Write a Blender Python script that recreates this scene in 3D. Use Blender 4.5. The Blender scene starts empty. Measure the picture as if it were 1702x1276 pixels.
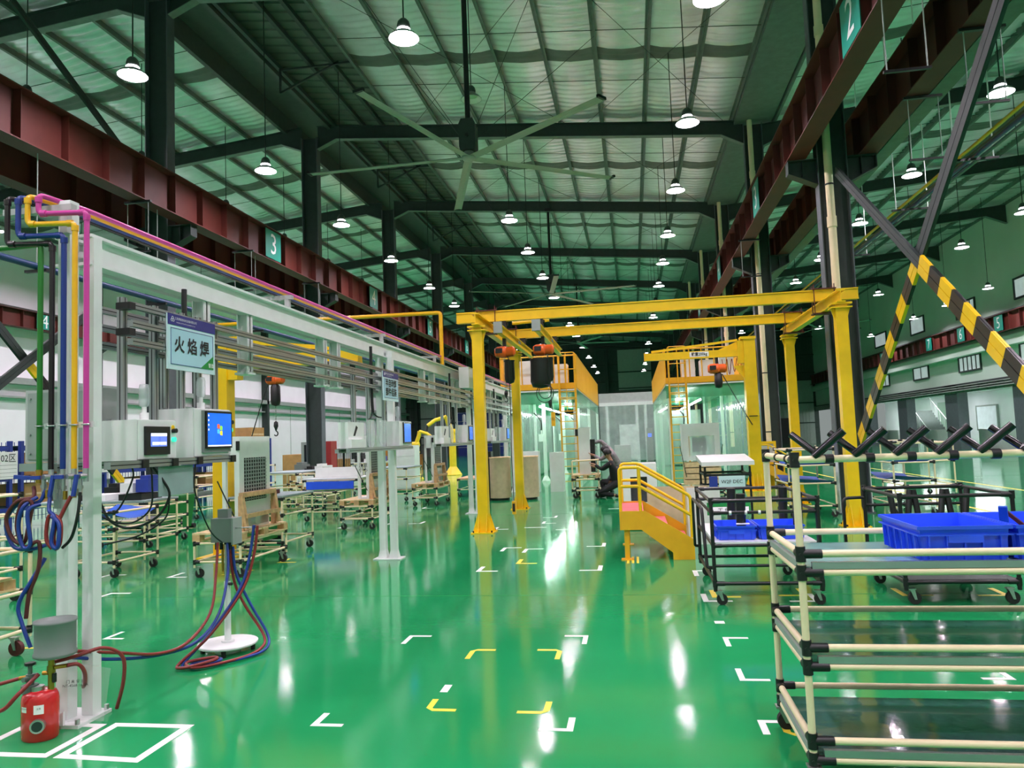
import bpy, math, random
from mathutils import Vector, Matrix
random.seed(11)
S = bpy.context.scene
COL = S.collection
PI = math.pi

# ---------------------------------------------------------------- camera
YAW, PITCH, ROLL = 0.15685, 0.07262, 0.03798
f0 = Vector((-math.sin(YAW)*math.cos(PITCH), math.cos(YAW)*math.cos(PITCH), math.sin(PITCH)))
r0 = Vector((math.cos(YAW), math.sin(YAW), 0)); d0 = f0.cross(r0)
rr = r0*math.cos(ROLL)+d0*math.sin(ROLL); dd = d0*math.cos(ROLL)-r0*math.sin(ROLL)
cd = bpy.data.cameras.new('camera'); cam = bpy.data.objects.new('camera', cd); COL.objects.link(cam)
cd.sensor_width = 36; cd.sensor_fit = 'HORIZONTAL'; cd.lens = 36*1245/1702; cd.clip_end = 300; cd.clip_start = .05
mw = Matrix.Identity(4)
for i in range(3):
    mw[i][0] = rr[i]; mw[i][1] = -dd[i]; mw[i][2] = -f0[i]
mw[2][3] = 1.6
cam.matrix_world = mw; S.camera = cam

# ---------------------------------------------------------------- world, exposure
w = bpy.data.worlds.new('world'); S.world = w; w.use_nodes = True
w.node_tree.nodes['Background'].inputs[0].default_value = (.55, .62, .6, 1)
w.node_tree.nodes['Background'].inputs[1].default_value = .25
S.view_settings.view_transform = 'Standard'; S.view_settings.look = 'None'
S.view_settings.exposure = 0.85; S.view_settings.gamma = 1; S.view_settings.use_curve_mapping = False
LAMP = 430.0          # emission of a lit lamp lens
try:
    S.cycles.use_denoising = True; S.cycles.sample_clamp_indirect = 8; S.cycles.sample_clamp_direct = 0
    S.cycles.transparent_max_bounces = 32; S.cycles.max_bounces = 8; S.cycles.diffuse_bounces = 4; S.cycles.glossy_bounces = 3; S.cycles.caustics_reflective = False
except Exception: pass

# ---------------------------------------------------------------- materials
def lin(c):
    return tuple((x/255/12.92) if x <= 10 else ((x/255+.055)/1.055)**2.4 for x in c)
MATS = {}
def mat(name, rgb, rough=.5, metal=0.0, var=.12, scale=6.0, bump=0.0, bscale=30., coat=0.0, alpha=1.0, emit=0.0, trans=0.0, spec=.5):
    m = bpy.data.materials.new(name); m.use_nodes = True; nt = m.node_tree; N = nt.nodes; L = nt.links
    b = N['Principled BSDF']; c = lin(rgb)
    b.inputs['Roughness'].default_value = rough; b.inputs['Metallic'].default_value = metal
    b.inputs['Base Color'].default_value = c+(1,)
    b.inputs['Specular IOR Level'].default_value = spec
    if coat: b.inputs['Coat Weight'].default_value = coat; b.inputs['Coat Roughness'].default_value = .08
    if alpha < 1: b.inputs['Alpha'].default_value = alpha
    if trans: b.inputs['Transmission Weight'].default_value = trans
    tc = None
    if var or bump:
        tc = N.new('ShaderNodeTexCoord'); 
    if var:
        n = N.new('ShaderNodeTexNoise'); n.inputs['Scale'].default_value = scale; n.inputs['Detail'].default_value = 4
        L.new(tc.outputs['Object'], n.inputs['Vector'])
        r = N.new('ShaderNodeValToRGB'); r.color_ramp.elements[0].position = .3; r.color_ramp.elements[1].position = .7
        r.color_ramp.elements[0].color = tuple(x*(1-var) for x in c)+(1,)
        r.color_ramp.elements[1].color = tuple(min(1, x*(1+var)) for x in c)+(1,)
        L.new(n.outputs['Fac'], r.inputs['Fac']); L.new(r.outputs['Color'], b.inputs['Base Color'])
    if bump:
        n2 = N.new('ShaderNodeTexNoise'); n2.inputs['Scale'].default_value = bscale; n2.inputs['Detail'].default_value = 3
        L.new(tc.outputs['Object'], n2.inputs['Vector'])
        bp = N.new('ShaderNodeBump'); bp.inputs['Strength'].default_value = bump; bp.inputs['Distance'].default_value = .01
        L.new(n2.outputs['Fac'], bp.inputs['Height']); L.new(bp.outputs['Normal'], b.inputs['Normal'])
    if emit:
        b.inputs['Emission Color'].default_value = c+(1,); b.inputs['Emission Strength'].default_value = emit
    MATS[name] = m
    return m

M = MATS
mat('yellow', (240, 196, 12), .38, var=.05)
mat('ochre', (232, 172, 28), .42, var=.06)
mat('dark_steel', (44, 55, 53), .55, var=.15)
mat('truss_steel', (44, 58, 54), .55, var=.15)
mat('purlin', (92, 112, 104), .5, var=.15)
mat('col_grey', (84, 92, 98), .5, var=.1)
mat('red_oxide', (88, 34, 26), .6, var=.15, scale=3)
mat('white_paint', (226, 230, 228), .4, var=.04)
mat('grey_paint', (150, 158, 154), .45, var=.05)
mat('mid_grey', (112, 122, 118), .5, var=.06)
mat('wall_white', (246, 244, 250), .6, var=.03, scale=1)
mat('wall_green_bounce', (186, 208, 194), .6, var=.05, scale=.5)  # pale wall paint with the green floor bounce mixed into its colour
mat('wall_sheet', (178, 182, 180), .55, var=.06)
mat('dark_sheet', (62, 74, 70), .6, var=.12)
mat('alu', (176, 180, 182), .32, metal=.8, var=.05)
mat('alu_dark', (40, 42, 44), .5, var=.05)
mat('ivory', (240, 222, 184), .35, var=.03)
mat('black', (22, 22, 24), .4, var=.1)
mat('black_gloss', (18, 18, 20), .18, var=.05)
mat('rubber', (30, 28, 28), .7, var=.1)
mat('rubber_red', (84, 30, 30), .6, var=.1)
mat('crate_blue', (48, 92, 246), .3, var=.06)
mat('sheet_blue', (14, 84, 190), .6, var=.1)
mat('rack_blue', (36, 58, 150), .5, var=.1)
mat('pipe_green', (26, 108, 30), .3, var=.05)
mat('pipe_black', (24, 14, 18), .25, var=.05)
mat('pipe_blue', (16, 46, 124), .3, var=.05)
mat('pipe_yellow', (232, 178, 22), .3, var=.05)
mat('pipe_pink', (200, 60, 150), .3, var=.05)
mat('pipe_navy', (26, 60, 104), .4, var=.05)
mat('hose_red', (134, 38, 38), .4, var=.1)
mat('hose_blue', (26, 56, 140), .4, var=.1)
mat('hose_black', (16, 16, 18), .4, var=.1)
mat('brass', (180, 140, 60), .3, metal=.9, var=.1)
mat('steel', (190, 190, 190), .3, metal=.9, var=.08)
mat('tank_red', (206, 26, 34), .25, var=.05, coat=.4)
mat('wood', (206, 164, 118), .6, var=.2, scale=14)
mat('wood_pale', (224, 196, 150), .6, var=.15, scale=14)
mat('beige_wood', (196, 178, 146), .45, var=.1, scale=8)
mat('carton', (186, 142, 86), .7, var=.12)
mat('carton_orange', (226, 150, 40), .7, var=.12)
mat('green_bin', (22, 116, 44), .4, var=.08)
mat('hoist_orange', (236, 98, 30), .35, var=.06)
mat('tape_white', (240, 240, 236), .4, var=.04)
mat('tape_yellow', (248, 222, 70), .4, var=.04)
mat('sign_body', (206, 232, 238), .3, var=.02)
mat('sign_face', (176, 216, 232), .3, var=.03)
mat('sign_navy', (46, 46, 128), .35, var=.03)
mat('sign_green', (28, 140, 62), .35, var=.03)
mat('plate_teal', (34, 150, 130), .4, var=.05)
mat('ink', (18, 18, 22), .6, var=0)
mat('ink_white', (245, 245, 245), .5, var=0)
mat('lens', (255, 236, 250), .4, var=0, emit=LAMP)
mat('lens_dead', (190, 210, 190), .3, var=0)
mat('tube_light', (245, 255, 250), .4, var=0, emit=35)
mat('lamp_ring', (255, 242, 252), .4, var=0, emit=30)
mat('panel_light', (250, 252, 255), .4, var=0, emit=26)
mat('reflector_white', (240, 242, 240), .4, var=0)
mat('lamp_shade', (150, 156, 152), .35, var=.03)
mat('lamp_grey', (70, 76, 74), .4, var=.05)
mat('screen_blue', (24, 96, 220), .2, var=.4, scale=2.4, emit=.55)
mat('screen_lilac', (96, 120, 226), .2, var=.05, emit=.55)
mat('screen_white', (236, 240, 250), .2, var=0, emit=.6)
mat('flag_red', (242, 90, 40), .3, var=0, emit=.6)
mat('flag_green', (130, 200, 60), .3, var=0, emit=.6)
mat('flag_blue', (70, 170, 240), .3, var=0, emit=.6)
mat('flag_yellow', (255, 200, 40), .3, var=0, emit=.6)
mat('lamp_teal', (60, 226, 190), .25, var=0, emit=.5)
mat('acrylic', (220, 230, 232), .1, var=0, alpha=.35)
mat('film', (235, 240, 240), .12, var=0, alpha=.22)
mat('pvc', (218, 238, 232), .08, var=.12, scale=3, alpha=.40, bump=.4, bscale=3)
mat('pvc_green', (70, 170, 120), .15, var=.1, scale=3, alpha=.55)
mat('glass_shelf', (70, 104, 106), .06, var=.35, scale=3.5, alpha=.62, bump=.15, bscale=5)
mat('shelf_teal', (128, 176, 172), .15, var=.12, scale=3)
mat('window_glass', (206, 216, 220), .1, var=.1, scale=2, emit=.25)
mat('dark_glass', (40, 52, 50), .1, var=.1)
mat('tread_pink', (216, 92, 96), .6, var=.12)
mat('skin', (176, 128, 104), .55, var=.05)
mat('hair', (16, 14, 14), .5, var=.1)
mat('cloth_black', (20, 20, 24), .8, var=.15)
mat('cloth_grey', (140, 132, 136), .8, var=.3, scale=20)
mat('cloth_slate', (92, 100, 104), .8, var=.15)
mat('sole_white', (220, 220, 220), .5, var=0)
mat('robot_yellow', (236, 206, 40), .35, var=.06)
mat('display_red', (150, 40, 44), .4, var=.1)
mat('display_dark', (28, 38, 44), .15, var=.3, scale=5)
mat('mesh_dark', (58, 62, 66), .5, var=.3, scale=40)
mat('canvas', (140, 160, 160), .5, var=.1)

# foil roof lining: metallic with faint stains
mat('foil', (214, 218, 222), .34, metal=.5, var=.14, scale=1.2)
mat('foil_dark', (96, 106, 100), .6, metal=.2, var=.15, scale=2)
mat('ridge_sheet', (84, 96, 86), .6, metal=.2, var=.15, scale=2)

def floor_mat():
    m = bpy.data.materials.new('green_epoxy'); m.use_nodes = True; nt = m.node_tree; N = nt.nodes; L = nt.links
    b = N['Principled BSDF']; tc = N.new('ShaderNodeTexCoord')
    n = N.new('ShaderNodeTexNoise'); n.inputs['Scale'].default_value = .55; n.inputs['Detail'].default_value = 5
    L.new(tc.outputs['Object'], n.inputs['Vector'])
    r = N.new('ShaderNodeValToRGB'); r.color_ramp.elements[0].position = .3; r.color_ramp.elements[1].position = .72
    r.color_ramp.elements[0].color = (.010, .255, .078, 1); r.color_ramp.elements[1].color = (.017, .325, .104, 1)
    L.new(n.outputs['Fac'], r.inputs['Fac']); L.new(r.outputs['Color'], b.inputs['Base Color'])
    n3 = N.new('ShaderNodeTexNoise'); n3.inputs['Scale'].default_value = 1.4; n3.inputs['Detail'].default_value = 6
    L.new(tc.outputs['Object'], n3.inputs['Vector'])
    r3 = N.new('ShaderNodeMapRange'); r3.inputs[1].default_value = .3; r3.inputs[2].default_value = .75
    r3.inputs[3].default_value = .045; r3.inputs[4].default_value = .11
    L.new(n3.outputs['Fac'], r3.inputs[0]); L.new(r3.outputs[0], b.inputs['Roughness'])
    n2 = N.new('ShaderNodeTexNoise'); n2.inputs['Scale'].default_value = 14; n2.inputs['Detail'].default_value = 6; n2.inputs['Roughness'].default_value = .7
    L.new(tc.outputs['Object'], n2.inputs['Vector'])
    bp = N.new('ShaderNodeBump'); bp.inputs['Strength'].default_value = .045; bp.inputs['Distance'].default_value = .01
    L.new(n2.outputs['Fac'], bp.inputs['Height']); L.new(bp.outputs['Normal'], b.inputs['Normal'])
    b.inputs['Specular IOR Level'].default_value = .4
    MATS['green_epoxy'] = m
floor_mat()

# ---------------------------------------------------------------- mesh builder
ORG = {}
class MB:
    def __init__(s): s.v = []; s.f = []; s.sm = []
    def add(s, vs, fs, smooth=False):
        k = len(s.v); s.v += [tuple(v) for v in vs]
        for f in fs: s.f.append(tuple(k+i for i in f)); s.sm.append(smooth)
        return s
    def box(s, x0, x1, y0, y1, z0, z1):
        return s.add([(x0,y0,z0),(x1,y0,z0),(x1,y1,z0),(x0,y1,z0),(x0,y0,z1),(x1,y0,z1),(x1,y1,z1),(x0,y1,z1)],
              [(0,3,2,1),(4,5,6,7),(0,1,5,4),(1,2,6,5),(2,3,7,6),(3,0,4,7)])
    def bar(s, p, q, w, h, up=(0,0,1)):
        p = Vector(p); q = Vector(q); d = (q-p).normalized(); u = Vector(up)
        if abs(d.dot(u)) > .98: u = Vector((0,1,0))
        a = d.cross(u).normalized(); b = a.cross(d).normalized()
        c = [(-1,-1),(1,-1),(1,1),(-1,1)]
        vs = [p+a*(i*w/2)+b*(j*h/2) for i, j in c]+[q+a*(i*w/2)+b*(j*h/2) for i, j in c]
        return s.add(vs, [(0,3,2,1),(4,5,6,7),(0,1,5,4),(1,2,6,5),(2,3,7,6),(3,0,4,7)][0:2]+[(0,1,5,4),(1,2,6,5),(2,3,7,6),(3,0,4,7)])
    def cyl(s, p, q, r, n=12, r2=None, caps=True):
        p = Vector(p); q = Vector(q); d = (q-p).normalized(); r2 = r if r2 is None else r2
        u = Vector((0,0,1)) if abs(d.z) < .9 else Vector((1,0,0))
        a = d.cross(u).normalized(); b = d.cross(a).normalized()
        vs = [p+(a*math.cos(t)+b*math.sin(t))*r for t in [2*PI*i/n for i in range(n)]]
        vs += [q+(a*math.cos(t)+b*math.sin(t))*r2 for t in [2*PI*i/n for i in range(n)]]
        s.add(vs, [(i, (i+1) % n, n+(i+1) % n, n+i) for i in range(n)], True)
        if caps: s.add(vs, [tuple(range(n-1,-1,-1)), tuple(range(n,2*n))])
        return s
    def tube(s, pts, r, n=8, closed=False, caps=True):
        P = [Vector(p) for p in pts]; m = len(P)
        a = None; vs = []
        for i in range(m):
            if closed: t = (P[(i+1) % m]-P[i-1]).normalized()
            else: t = (P[min(i+1, m-1)]-P[max(i-1, 0)]).normalized()
            if a is None:
                u = Vector((0,0,1)) if abs(t.z) < .9 else Vector((1,0,0)); a = t.cross(u).normalized()
            else:
                a = (a-t*a.dot(t)); a = a.normalized() if a.length > 1e-6 else t.orthogonal().normalized()
            b = t.cross(a)
            vs += [P[i]+(a*math.cos(2*PI*k/n)+b*math.sin(2*PI*k/n))*r for k in range(n)]
        fs = []
        for i in range(m if closed else m-1):
            j = (i+1) % m
            for k in range(n): fs.append((i*n+k, i*n+(k+1) % n, j*n+(k+1) % n, j*n+k))
        s.add(vs, fs, True)
        if caps and not closed: s.add(vs, [tuple(range(n-1,-1,-1)), tuple(range((m-1)*n, m*n))])
        return s
    def lathe(s, c, prof, n=20, smooth=True, caps=True):
        c = Vector(c); vs = []
        for r, z in prof: vs += [c+Vector((r*math.cos(2*PI*k/n), r*math.sin(2*PI*k/n), z)) for k in range(n)]
        fs = [(i*n+k, i*n+(k+1) % n, (i+1)*n+(k+1) % n, (i+1)*n+k) for i in range(len(prof)-1) for k in range(n)]
        s.add(vs, fs, smooth)
        if caps and prof[0][0] > 1e-4: s.add(vs[:n], [tuple(range(n-1,-1,-1))])
        if caps and prof[-1][0] > 1e-4: s.add(vs[-n:], [tuple(range(n))])
        return s
    def prism(s, poly, axis, a, b):
        def P(u, v, w): return {'x': (w,u,v), 'y': (u,w,v), 'z': (u,v,w)}[axis]
        n = len(poly); vs = [P(u, v, a) for u, v in poly]+[P(u, v, b) for u, v in poly]
        return s.add(vs, [tuple(range(n-1,-1,-1)), tuple(range(n,2*n))]+[(i,(i+1) % n,n+(i+1) % n,n+i) for i in range(n)])
    def ibeam(s, p, q, w, h, tf=.02, tw=.014, up=(0,0,1)):
        p = Vector(p); q = Vector(q); d = (q-p).normalized(); u = Vector(up)
        a = d.cross(u).normalized(); b = a.cross(d).normalized()
        s.bar(p+b*(h/2-tf/2), q+b*(h/2-tf/2), w, tf, up); s.bar(p-b*(h/2-tf/2), q-b*(h/2-tf/2), w, tf, up)
        return s.bar(p, q, tw, h-2*tf, up)
    def hbox(s, x0, x1, y0, y1, z0, z1, t):   # open-topped tray
        s.box(x0,x1,y0,y1,z0,z0+t); s.box(x0,x0+t,y0,y1,z0+t,z1); s.box(x1-t,x1,y0,y1,z0+t,z1)
        s.box(x0+t,x1-t,y0,y0+t,z0+t,z1); return s.box(x0+t,x1-t,y1-t,y1,z0+t,z1)
    def build(s, name, m, parent=None, label=None, org=None, kind=None):
        me = bpy.data.meshes.new(name)
        if parent is not None: o0 = Vector(ORG.get(parent.name, (0,0,0)))
        elif org is not None: o0 = Vector(org)
        else:
            xs = [v[0] for v in s.v]; ys = [v[1] for v in s.v]; zs = [v[2] for v in s.v]
            o0 = Vector(((min(xs)+max(xs))/2, (min(ys)+max(ys))/2, min(zs)))
        me.from_pydata([(v[0]-o0.x, v[1]-o0.y, v[2]-o0.z) for v in s.v], [], s.f)
        me.polygons.foreach_set('use_smooth', s.sm); me.update()
        me.materials.append(M[m] if isinstance(m, str) else m)
        ob = bpy.data.objects.new(name, me); COL.objects.link(ob)
        if parent is not None: ob.parent = parent
        else: ob.location = o0
        ORG[ob.name] = tuple(o0)
        if label: ob['label'] = label
        if kind: ob['kind'] = kind
        return ob

def B(*a): return MB().box(*a)
def tag(o, label, cat, group=None):
    o['label'] = label; o['category'] = cat
    if group: o['group'] = group
    return o
def thing(name, label, cat, loc=(0,0,0), group=None):
    o = bpy.data.objects.new(name, None); COL.objects.link(o); o.location = loc; o.empty_display_size = .2
    ORG[o.name] = tuple(loc)
    return tag(o, label, cat, group)
KIDS = {}
def dup(root, loc, label=None, group=None, rotz=None):
    kids = {}
    for o in bpy.data.objects:
        if o.parent: kids.setdefault(o.parent.name, []).append(o)
    def cp(o, par):
        c = o.copy(); COL.objects.link(c)
        if par: c.parent = par
        for k in kids.get(o.name, []): cp(k, c)
        return c
    r = cp(root, None); r.location = loc
    if rotz is not None: r.rotation_euler[2] = rotz
    if label: r['label'] = label
    if group: r['group'] = group
    return r
def fillet(pts, r, n=4):
    P = [Vector(p) for p in pts]; out = [P[0]]
    for i in range(1, len(P)-1):
        a, b, c = P[i-1], P[i], P[i+1]; r1 = min(r, (a-b).length*.45, (c-b).length*.45)
        p0 = b+(a-b).normalized()*r1; p2 = b+(c-b).normalized()*r1
        for k in range(n+1):
            t = k/n; out.append(p0*(1-t)**2+b*2*t*(1-t)+p2*t*t)
    return out+[P[-1]]
def spline(pts, n=6, closed=False):
    P = [Vector(p) for p in pts]; m = len(P); out = []
    for i in range(m if closed else m-1):
        if closed: a, b, c, d = P[i-1], P[i], P[(i+1) % m], P[(i+2) % m]
        else: a, b, c, d = P[max(i-1,0)], P[i], P[i+1], P[min(i+2, m-1)]
        for k in range(n):
            t = k/n
            out.append(.5*((2*b)+(c-a)*t+(2*a-5*b+4*c-d)*t*t+(3*b-a-3*c+d)*t**3))
    if not closed: out.append(P[-1])
    return out
TXT = {}
def text(name, s, size, origin, xdir, ydir, m, parent, depth=.002, align='CENTER', sx=1.0, bold=0.0):
    key = (s, align, bold)
    if key not in TXT:
        c = bpy.data.curves.new('t', 'FONT'); c.body = s; c.align_x = align; c.align_y = 'CENTER'; c.resolution_u = 2; c.offset = bold
        o = bpy.data.objects.new('t', c); COL.objects.link(o)
        me = bpy.data.meshes.new_from_object(o)
        TXT[key] = ([tuple(v.co) for v in me.vertices], [tuple(p.vertices) for p in me.polygons])
        bpy.data.objects.remove(o); bpy.data.curves.remove(c); bpy.data.meshes.remove(me)
    vs, fs = TXT[key]
    O = Vector(origin); X = Vector(xdir).normalized(); Y = Vector(ydir).normalized(); Z = X.cross(Y)
    b = MB(); b.add([O+X*(v[0]*size*sx)+Y*(v[1]*size)+Z*depth for v in vs], fs)
    return b.build(name, m, parent)
ORD = ['nearest','second','third','fourth','fifth','sixth','seventh','eighth','ninth','tenth','eleventh','twelfth','thirteenth','fourteenth','fifteenth','sixteenth']
FR = [6.76+8*k for k in range(10)]    # portal frame positions, last one at the back wall (78.76)
def zmid(x): return 10.46+(3.06-x)*.0922          # underside of the middle rafters
def zleft(x): return 11.58-(-11.0-x)*.096
def zright(x): return 10.30+(x-4.9)*.09
# ================================================================= SHELL
Y0, Y1 = -4.0, 79.2
fl = MB().box(-24.6, 26, Y0, Y1, -.12, 0).build('floor', 'green_epoxy', kind='structure')
# saw-cut joints in the epoxy: shallow grooves drawn as thin sunk strips
for yy in (7.69, 15.7, 23.7, 31.7):
    B(-24, 18, yy, yy+.008, -.002, .0012).build('floor_joint', 'green_bin', fl)
# ---- roof: ribbed foil sheets between purlins
def roof_sheet(x_a, x_b, zf, npan, mats_dark=None):
    """wavy foil sheet sagging between purlins"""
    V = []; F = []; FD = []
    ny = int((Y1-Y0)/.07); sub = 4
    nx = npan*sub
    for j in range(ny+1):
        yy = Y0+(Y1-Y0)*j/ny
        rip = .028*math.sin(2*PI*yy/.28)
        for i in range(nx+1):
            xx = x_a+(x_b-x_a)*i/nx; t = (i % sub)/sub
            sag = -.075*math.sin(PI*t)
            edge = 1 if (i % sub) else .25
            V.append((xx, yy, zf(xx)+.62+sag+rip*edge))
    for j in range(ny):
        yy = Y0+(Y1-Y0)*(j+.5)/ny
        dk = abs(((yy-6.76) % 8)-4) < .32
        for i in range(nx):
            q = (j*(nx+1)+i, j*(nx+1)+i+1, (j+1)*(nx+1)+i+1, (j+1)*(nx+1)+i)
            (FD if dk else F).append(q)
    return V, F, FD
ce = bpy.data.objects.new('ceiling', None); COL.objects.link(ce); ce['kind'] = 'structure'; ORG['ceiling'] = (0,0,0)
for nm, xa, xb, zf, npan in (('roof_lining', -7.0, 3.45, zmid, 8), ('roof_lining', -24.4, -10.9, zleft, 10), ('roof_lining', 4.55, 18.5, zright, 10)):
    V, F, FD = roof_sheet(xa, xb, zf, npan)
    MB().add(V, F, True).build(nm, 'foil', ce, kind='stuff')
    MB().add(V, FD, True).build('roof_seam', 'foil_dark', ce, kind='stuff', label='dark seam strip across the roof lining')
# ridge monitor strip (older darker sheet) and valley gutter
rb = MB()
for j in range(int((Y1-Y0)/.4)):
    y = Y0+j*.4
    rb.add([(-9.3, y, 12.30), (-7.0, y, zmid(-7)+.62), (-7.0, y+.38, zmid(-7)+.62), (-9.3, y+.38, 12.30)], [(0,1,2,3)])
    rb.add([(-9.3, y+.38, 12.30), (-7.0, y+.38, zmid(-7)+.62), (-7.0, y+.4, zmid(-7)+.58), (-9.3, y+.4, 12.26)], [(0,1,2,3)])
rb.build('ridge_sheet', 'ridge_sheet', ce, label='older dark ribbed sheeting along the ridge', kind='stuff')
B(-10.95, -9.2, Y0, Y1, 12.55, 12.62).build('ridge_ventilator', 'dark_sheet', ce)
B(-9.42, -9.3, Y0, Y1, 11.95, 12.6).build('ridge_ventilator', 'dark_sheet', ce)
B(-10.95, -10.83, Y0, Y1, 11.95, 12.6).build('ridge_ventilator', 'dark_sheet', ce)
g = MB().box(3.5, 4.5, Y0, Y1, 10.75, 10.78); g.box(3.45, 3.5, Y0, Y1, 10.75, 11.1); g.box(4.5, 4.55, Y0, Y1, 10.75, 11.1)
g.build('valley_gutter', 'purlin', ce, label='grey sheet metal gutter in the roof valley')
# purlins: cold formed channels running along the hall
for xs, zf in (([-6.98+1.3*i for i in range(9)], zmid), ([-24.2+1.33*i for i in range(11)], zleft), ([4.6+1.37*i for i in range(11)], zright)):
    for x in xs:
        z = zf(x)+.42
        p = MB().box(x-.012, x+.012, Y0, Y1, z, z+.19); p.box(x, x+.065, Y0, Y1, z, z+.012); p.box(x-.065, x, Y0, Y1, z+.178, z+.19)
        p.build('purlin', 'purlin', ce)
for x, z in ((-9.15, 11.98), (-8.25, 12.0), (-7.6, 11.95)):
    B(x-.05, x+.05, Y0, Y1, z, z+.13).build('purlin', 'truss_steel', ce)
# sag rods
sr = MB()
for k in range(9):
    for o in (2.7, 5.3):
        y = FR[k]+o
        sr.cyl((-6.9, y, zmid(-6.9)+.5), (3.4, y, zmid(3.4)+.5), .009, 5); sr.cyl((-24, y, zleft(-24)+.5), (-11, y, zleft(-11)+.5), .009, 5)
        sr.cyl((4.7, y, zright(4.7)+.5), (18.3, y, zright(18.3)+.5), .009, 5)
    if k < 8:
        y = FR[k]
        for a, b in (((-6.5, y+.1), (-1.5, y+7.9)), ((-1.5, y+.1), (-6.5, y+7.9)), ((-1, y+.1), (3.2, y+7.9)), ((3.2, y+.1), (-1, y+7.9))):
            sr.cyl((a[0], a[1], zmid(a[0])+.35), (b[0], b[1], zmid(b[0])+.35), .007, 5)
sr.build('sag_rod', 'dark_steel', ce, kind='stuff', label='thin tie rods between the purlins')

# light bracing under the ridge, one set per bay
for k in range(1, 8):
    y = FR[k]+4
    q = MB().bar((-9.1, y, 12.0), (-9.1, y, 11.3), .05, .05); q.bar((-9.1, y, 11.3), (-7.4, y, 12.0), .05, .05); q.bar((-9.1, y, 11.95), (-7.0, y, 11.95), .05, .05)
    q.build('ridge_brace', 'dark_steel', ce)
# ---- rafters: one welded I rafter per bay and frame
def rafter(poly_bot, top, y, label, grp):
    t = thing('roof_rafter', label, 'rafter', (poly_bot[0][0], y, poly_bot[0][1]), grp)
    web = [(x, z) for x, z in poly_bot]+[(x, z) for x, z in reversed(top)]
    MB().prism(web, 'y', y-.008, y+.008).build('web', 'truss_steel', t)
    fb = MB()
    for a, b in zip(poly_bot[:-1], poly_bot[1:]): fb.bar((a[0], y, a[1]), (b[0], y, b[1]), .2, .018, (0,0,1))
    fb.build('bottom_flange', 'purlin', t)
    ft = MB()
    for a, b in zip(top[:-1], top[1:]): ft.bar((a[0], y, a[1]), (b[0], y, b[1]), .2, .018, (0,0,1))
    ft.build('top_flange', 'truss_steel', t)
    stf = MB(); x0 = poly_bot[1][0]; x1 = poly_bot[-2][0]
    return t
for k in range(1, 10):
    y = FR[k] if k < 9 else 78.6; o = ORD[k-1]
    rafter([(-9.76, 11.3), (-9.1, zmid(-9.1)), (3.06, zmid(3.06)), (3.7, 10.12)], [(-9.76, zmid(-9.76)+.42), (3.7, zmid(3.7)+.42)], y,
           'dark steel rafter across the middle bay, %s portal frame from the camera' % o, 'middle bay rafters')
    rafter([(-24.3, zleft(-24.3)-.4), (-23.4, zleft(-23.4)), (-11.0, zleft(-11)), (-10.3, 11.3)], [(-24.3, zleft(-24.3)+.42), (-10.3, zleft(-10.3)+.42)], y,
           'dark steel rafter over the left bay, %s portal frame from the camera' % o, 'left bay rafters')
    rafter([(4.23, 10.0), (4.95, zright(4.95)), (17.3, zright(17.3)), (18.25, zright(18.25)-.5)], [(4.23, zright(4.23)+.42), (18.25, zright(18.25)+.42)], y,
           'dark steel rafter over the right bay, %s portal frame from the camera' % o, 'right bay rafters')

# ---- columns with crane brackets
def column(cx, y, ztop, zb, label, grp, white=False, left=True):
    t = thing('steel_column', label, 'column', (cx, y, 0), grp)
    w = .27
    B(cx-w, cx-w+.02, y-.14, y+.14, 0, ztop).build('flange', 'col_grey', t)
    B(cx+w-.02, cx+w, y-.14, y+.14, 0, ztop).build('flange', 'col_grey', t)
    B(cx-w+.02, cx+w-.02, y-.008, y+.008, 0, ztop).build('web', 'dark_steel', t)
    for s in (-1, 1):
        br = MB(); a = cx+s*w; e = cx+s*(w+.52)
        br.prism([(a, zb-.5), (e, zb-.25), (e, zb), (a, zb)], 'y', y-.008, y+.008)
        br.bar((a, y, zb-.5), (e, y, zb-.25), .24, .018); br.box(min(a,e), max(a,e), y-.12, y+.12, zb-.018, zb)
        br.box(e-.009, e+.009, y-.12, y+.12, zb-.25, zb); xm = (a+e)/2; br.box(xm-.006, xm+.006, y-.1, y+.1, zb-.36, zb)
        br.build('crane_bracket', 'dark_steel', t)
    B(cx-w-.04, cx+w+.04, y-.2, y+.2, 0, .02).build('base_plate', 'col_grey', t)
    if white:
        B(cx-w-.012, cx-w, y-.15, y+.15, .02, .98).build('white_guard', 'white_paint', t, label='white painted lower flange')
        B(cx+w, cx+w+.012, y-.15, y+.15, .02, .98).build('white_guard', 'white_paint', t, label='white painted lower flange')
    return t
for k in range(0, 9):
    o = ORD[k-1] if k else 'unseen front'
    column(-10.02, FR[k], 11.7, 6.50, ('dark steel column in the left row, %s one in view' % o) if k else 'dark steel column of the left row, just outside the frame on the left', 'left row of columns')
    column(3.97, FR[k], 10.7, 6.68, ('dark steel column in the right row, %s one in view' % o) if k else 'dark steel column of the right row, just outside the frame on the right', 'right row of columns', white=(k == 1), left=False)
# ivory downpipes against the right columns
for k in range(1, 6):
    y = FR[k]-.24; x = 3.86
    t = thing('rain_downpipe', 'ivory rain downpipe on the hall side of the %s right-row column' % ORD[k-1], 'pipe', (x, y, 0), 'downpipes')
    MB().cyl((x, y, .95), (x, y, 10.9), .075, 12).build('pipe', 'ivory', t)
    for z in (5.3, 9.0): MB().cyl((x, y, z), (x, y, z+.2), .09, 12).build('coupling', 'ivory', t)
    for z in (1.5, 3.2, 6.1): MB().cyl((x, y, z), (x, y, z+.03), .082, 12).box(x-.02, x+.1, y, y+.1, z, z+.03).build('pipe_clip', 'black', t)
    if k == 1:
        pass

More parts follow.
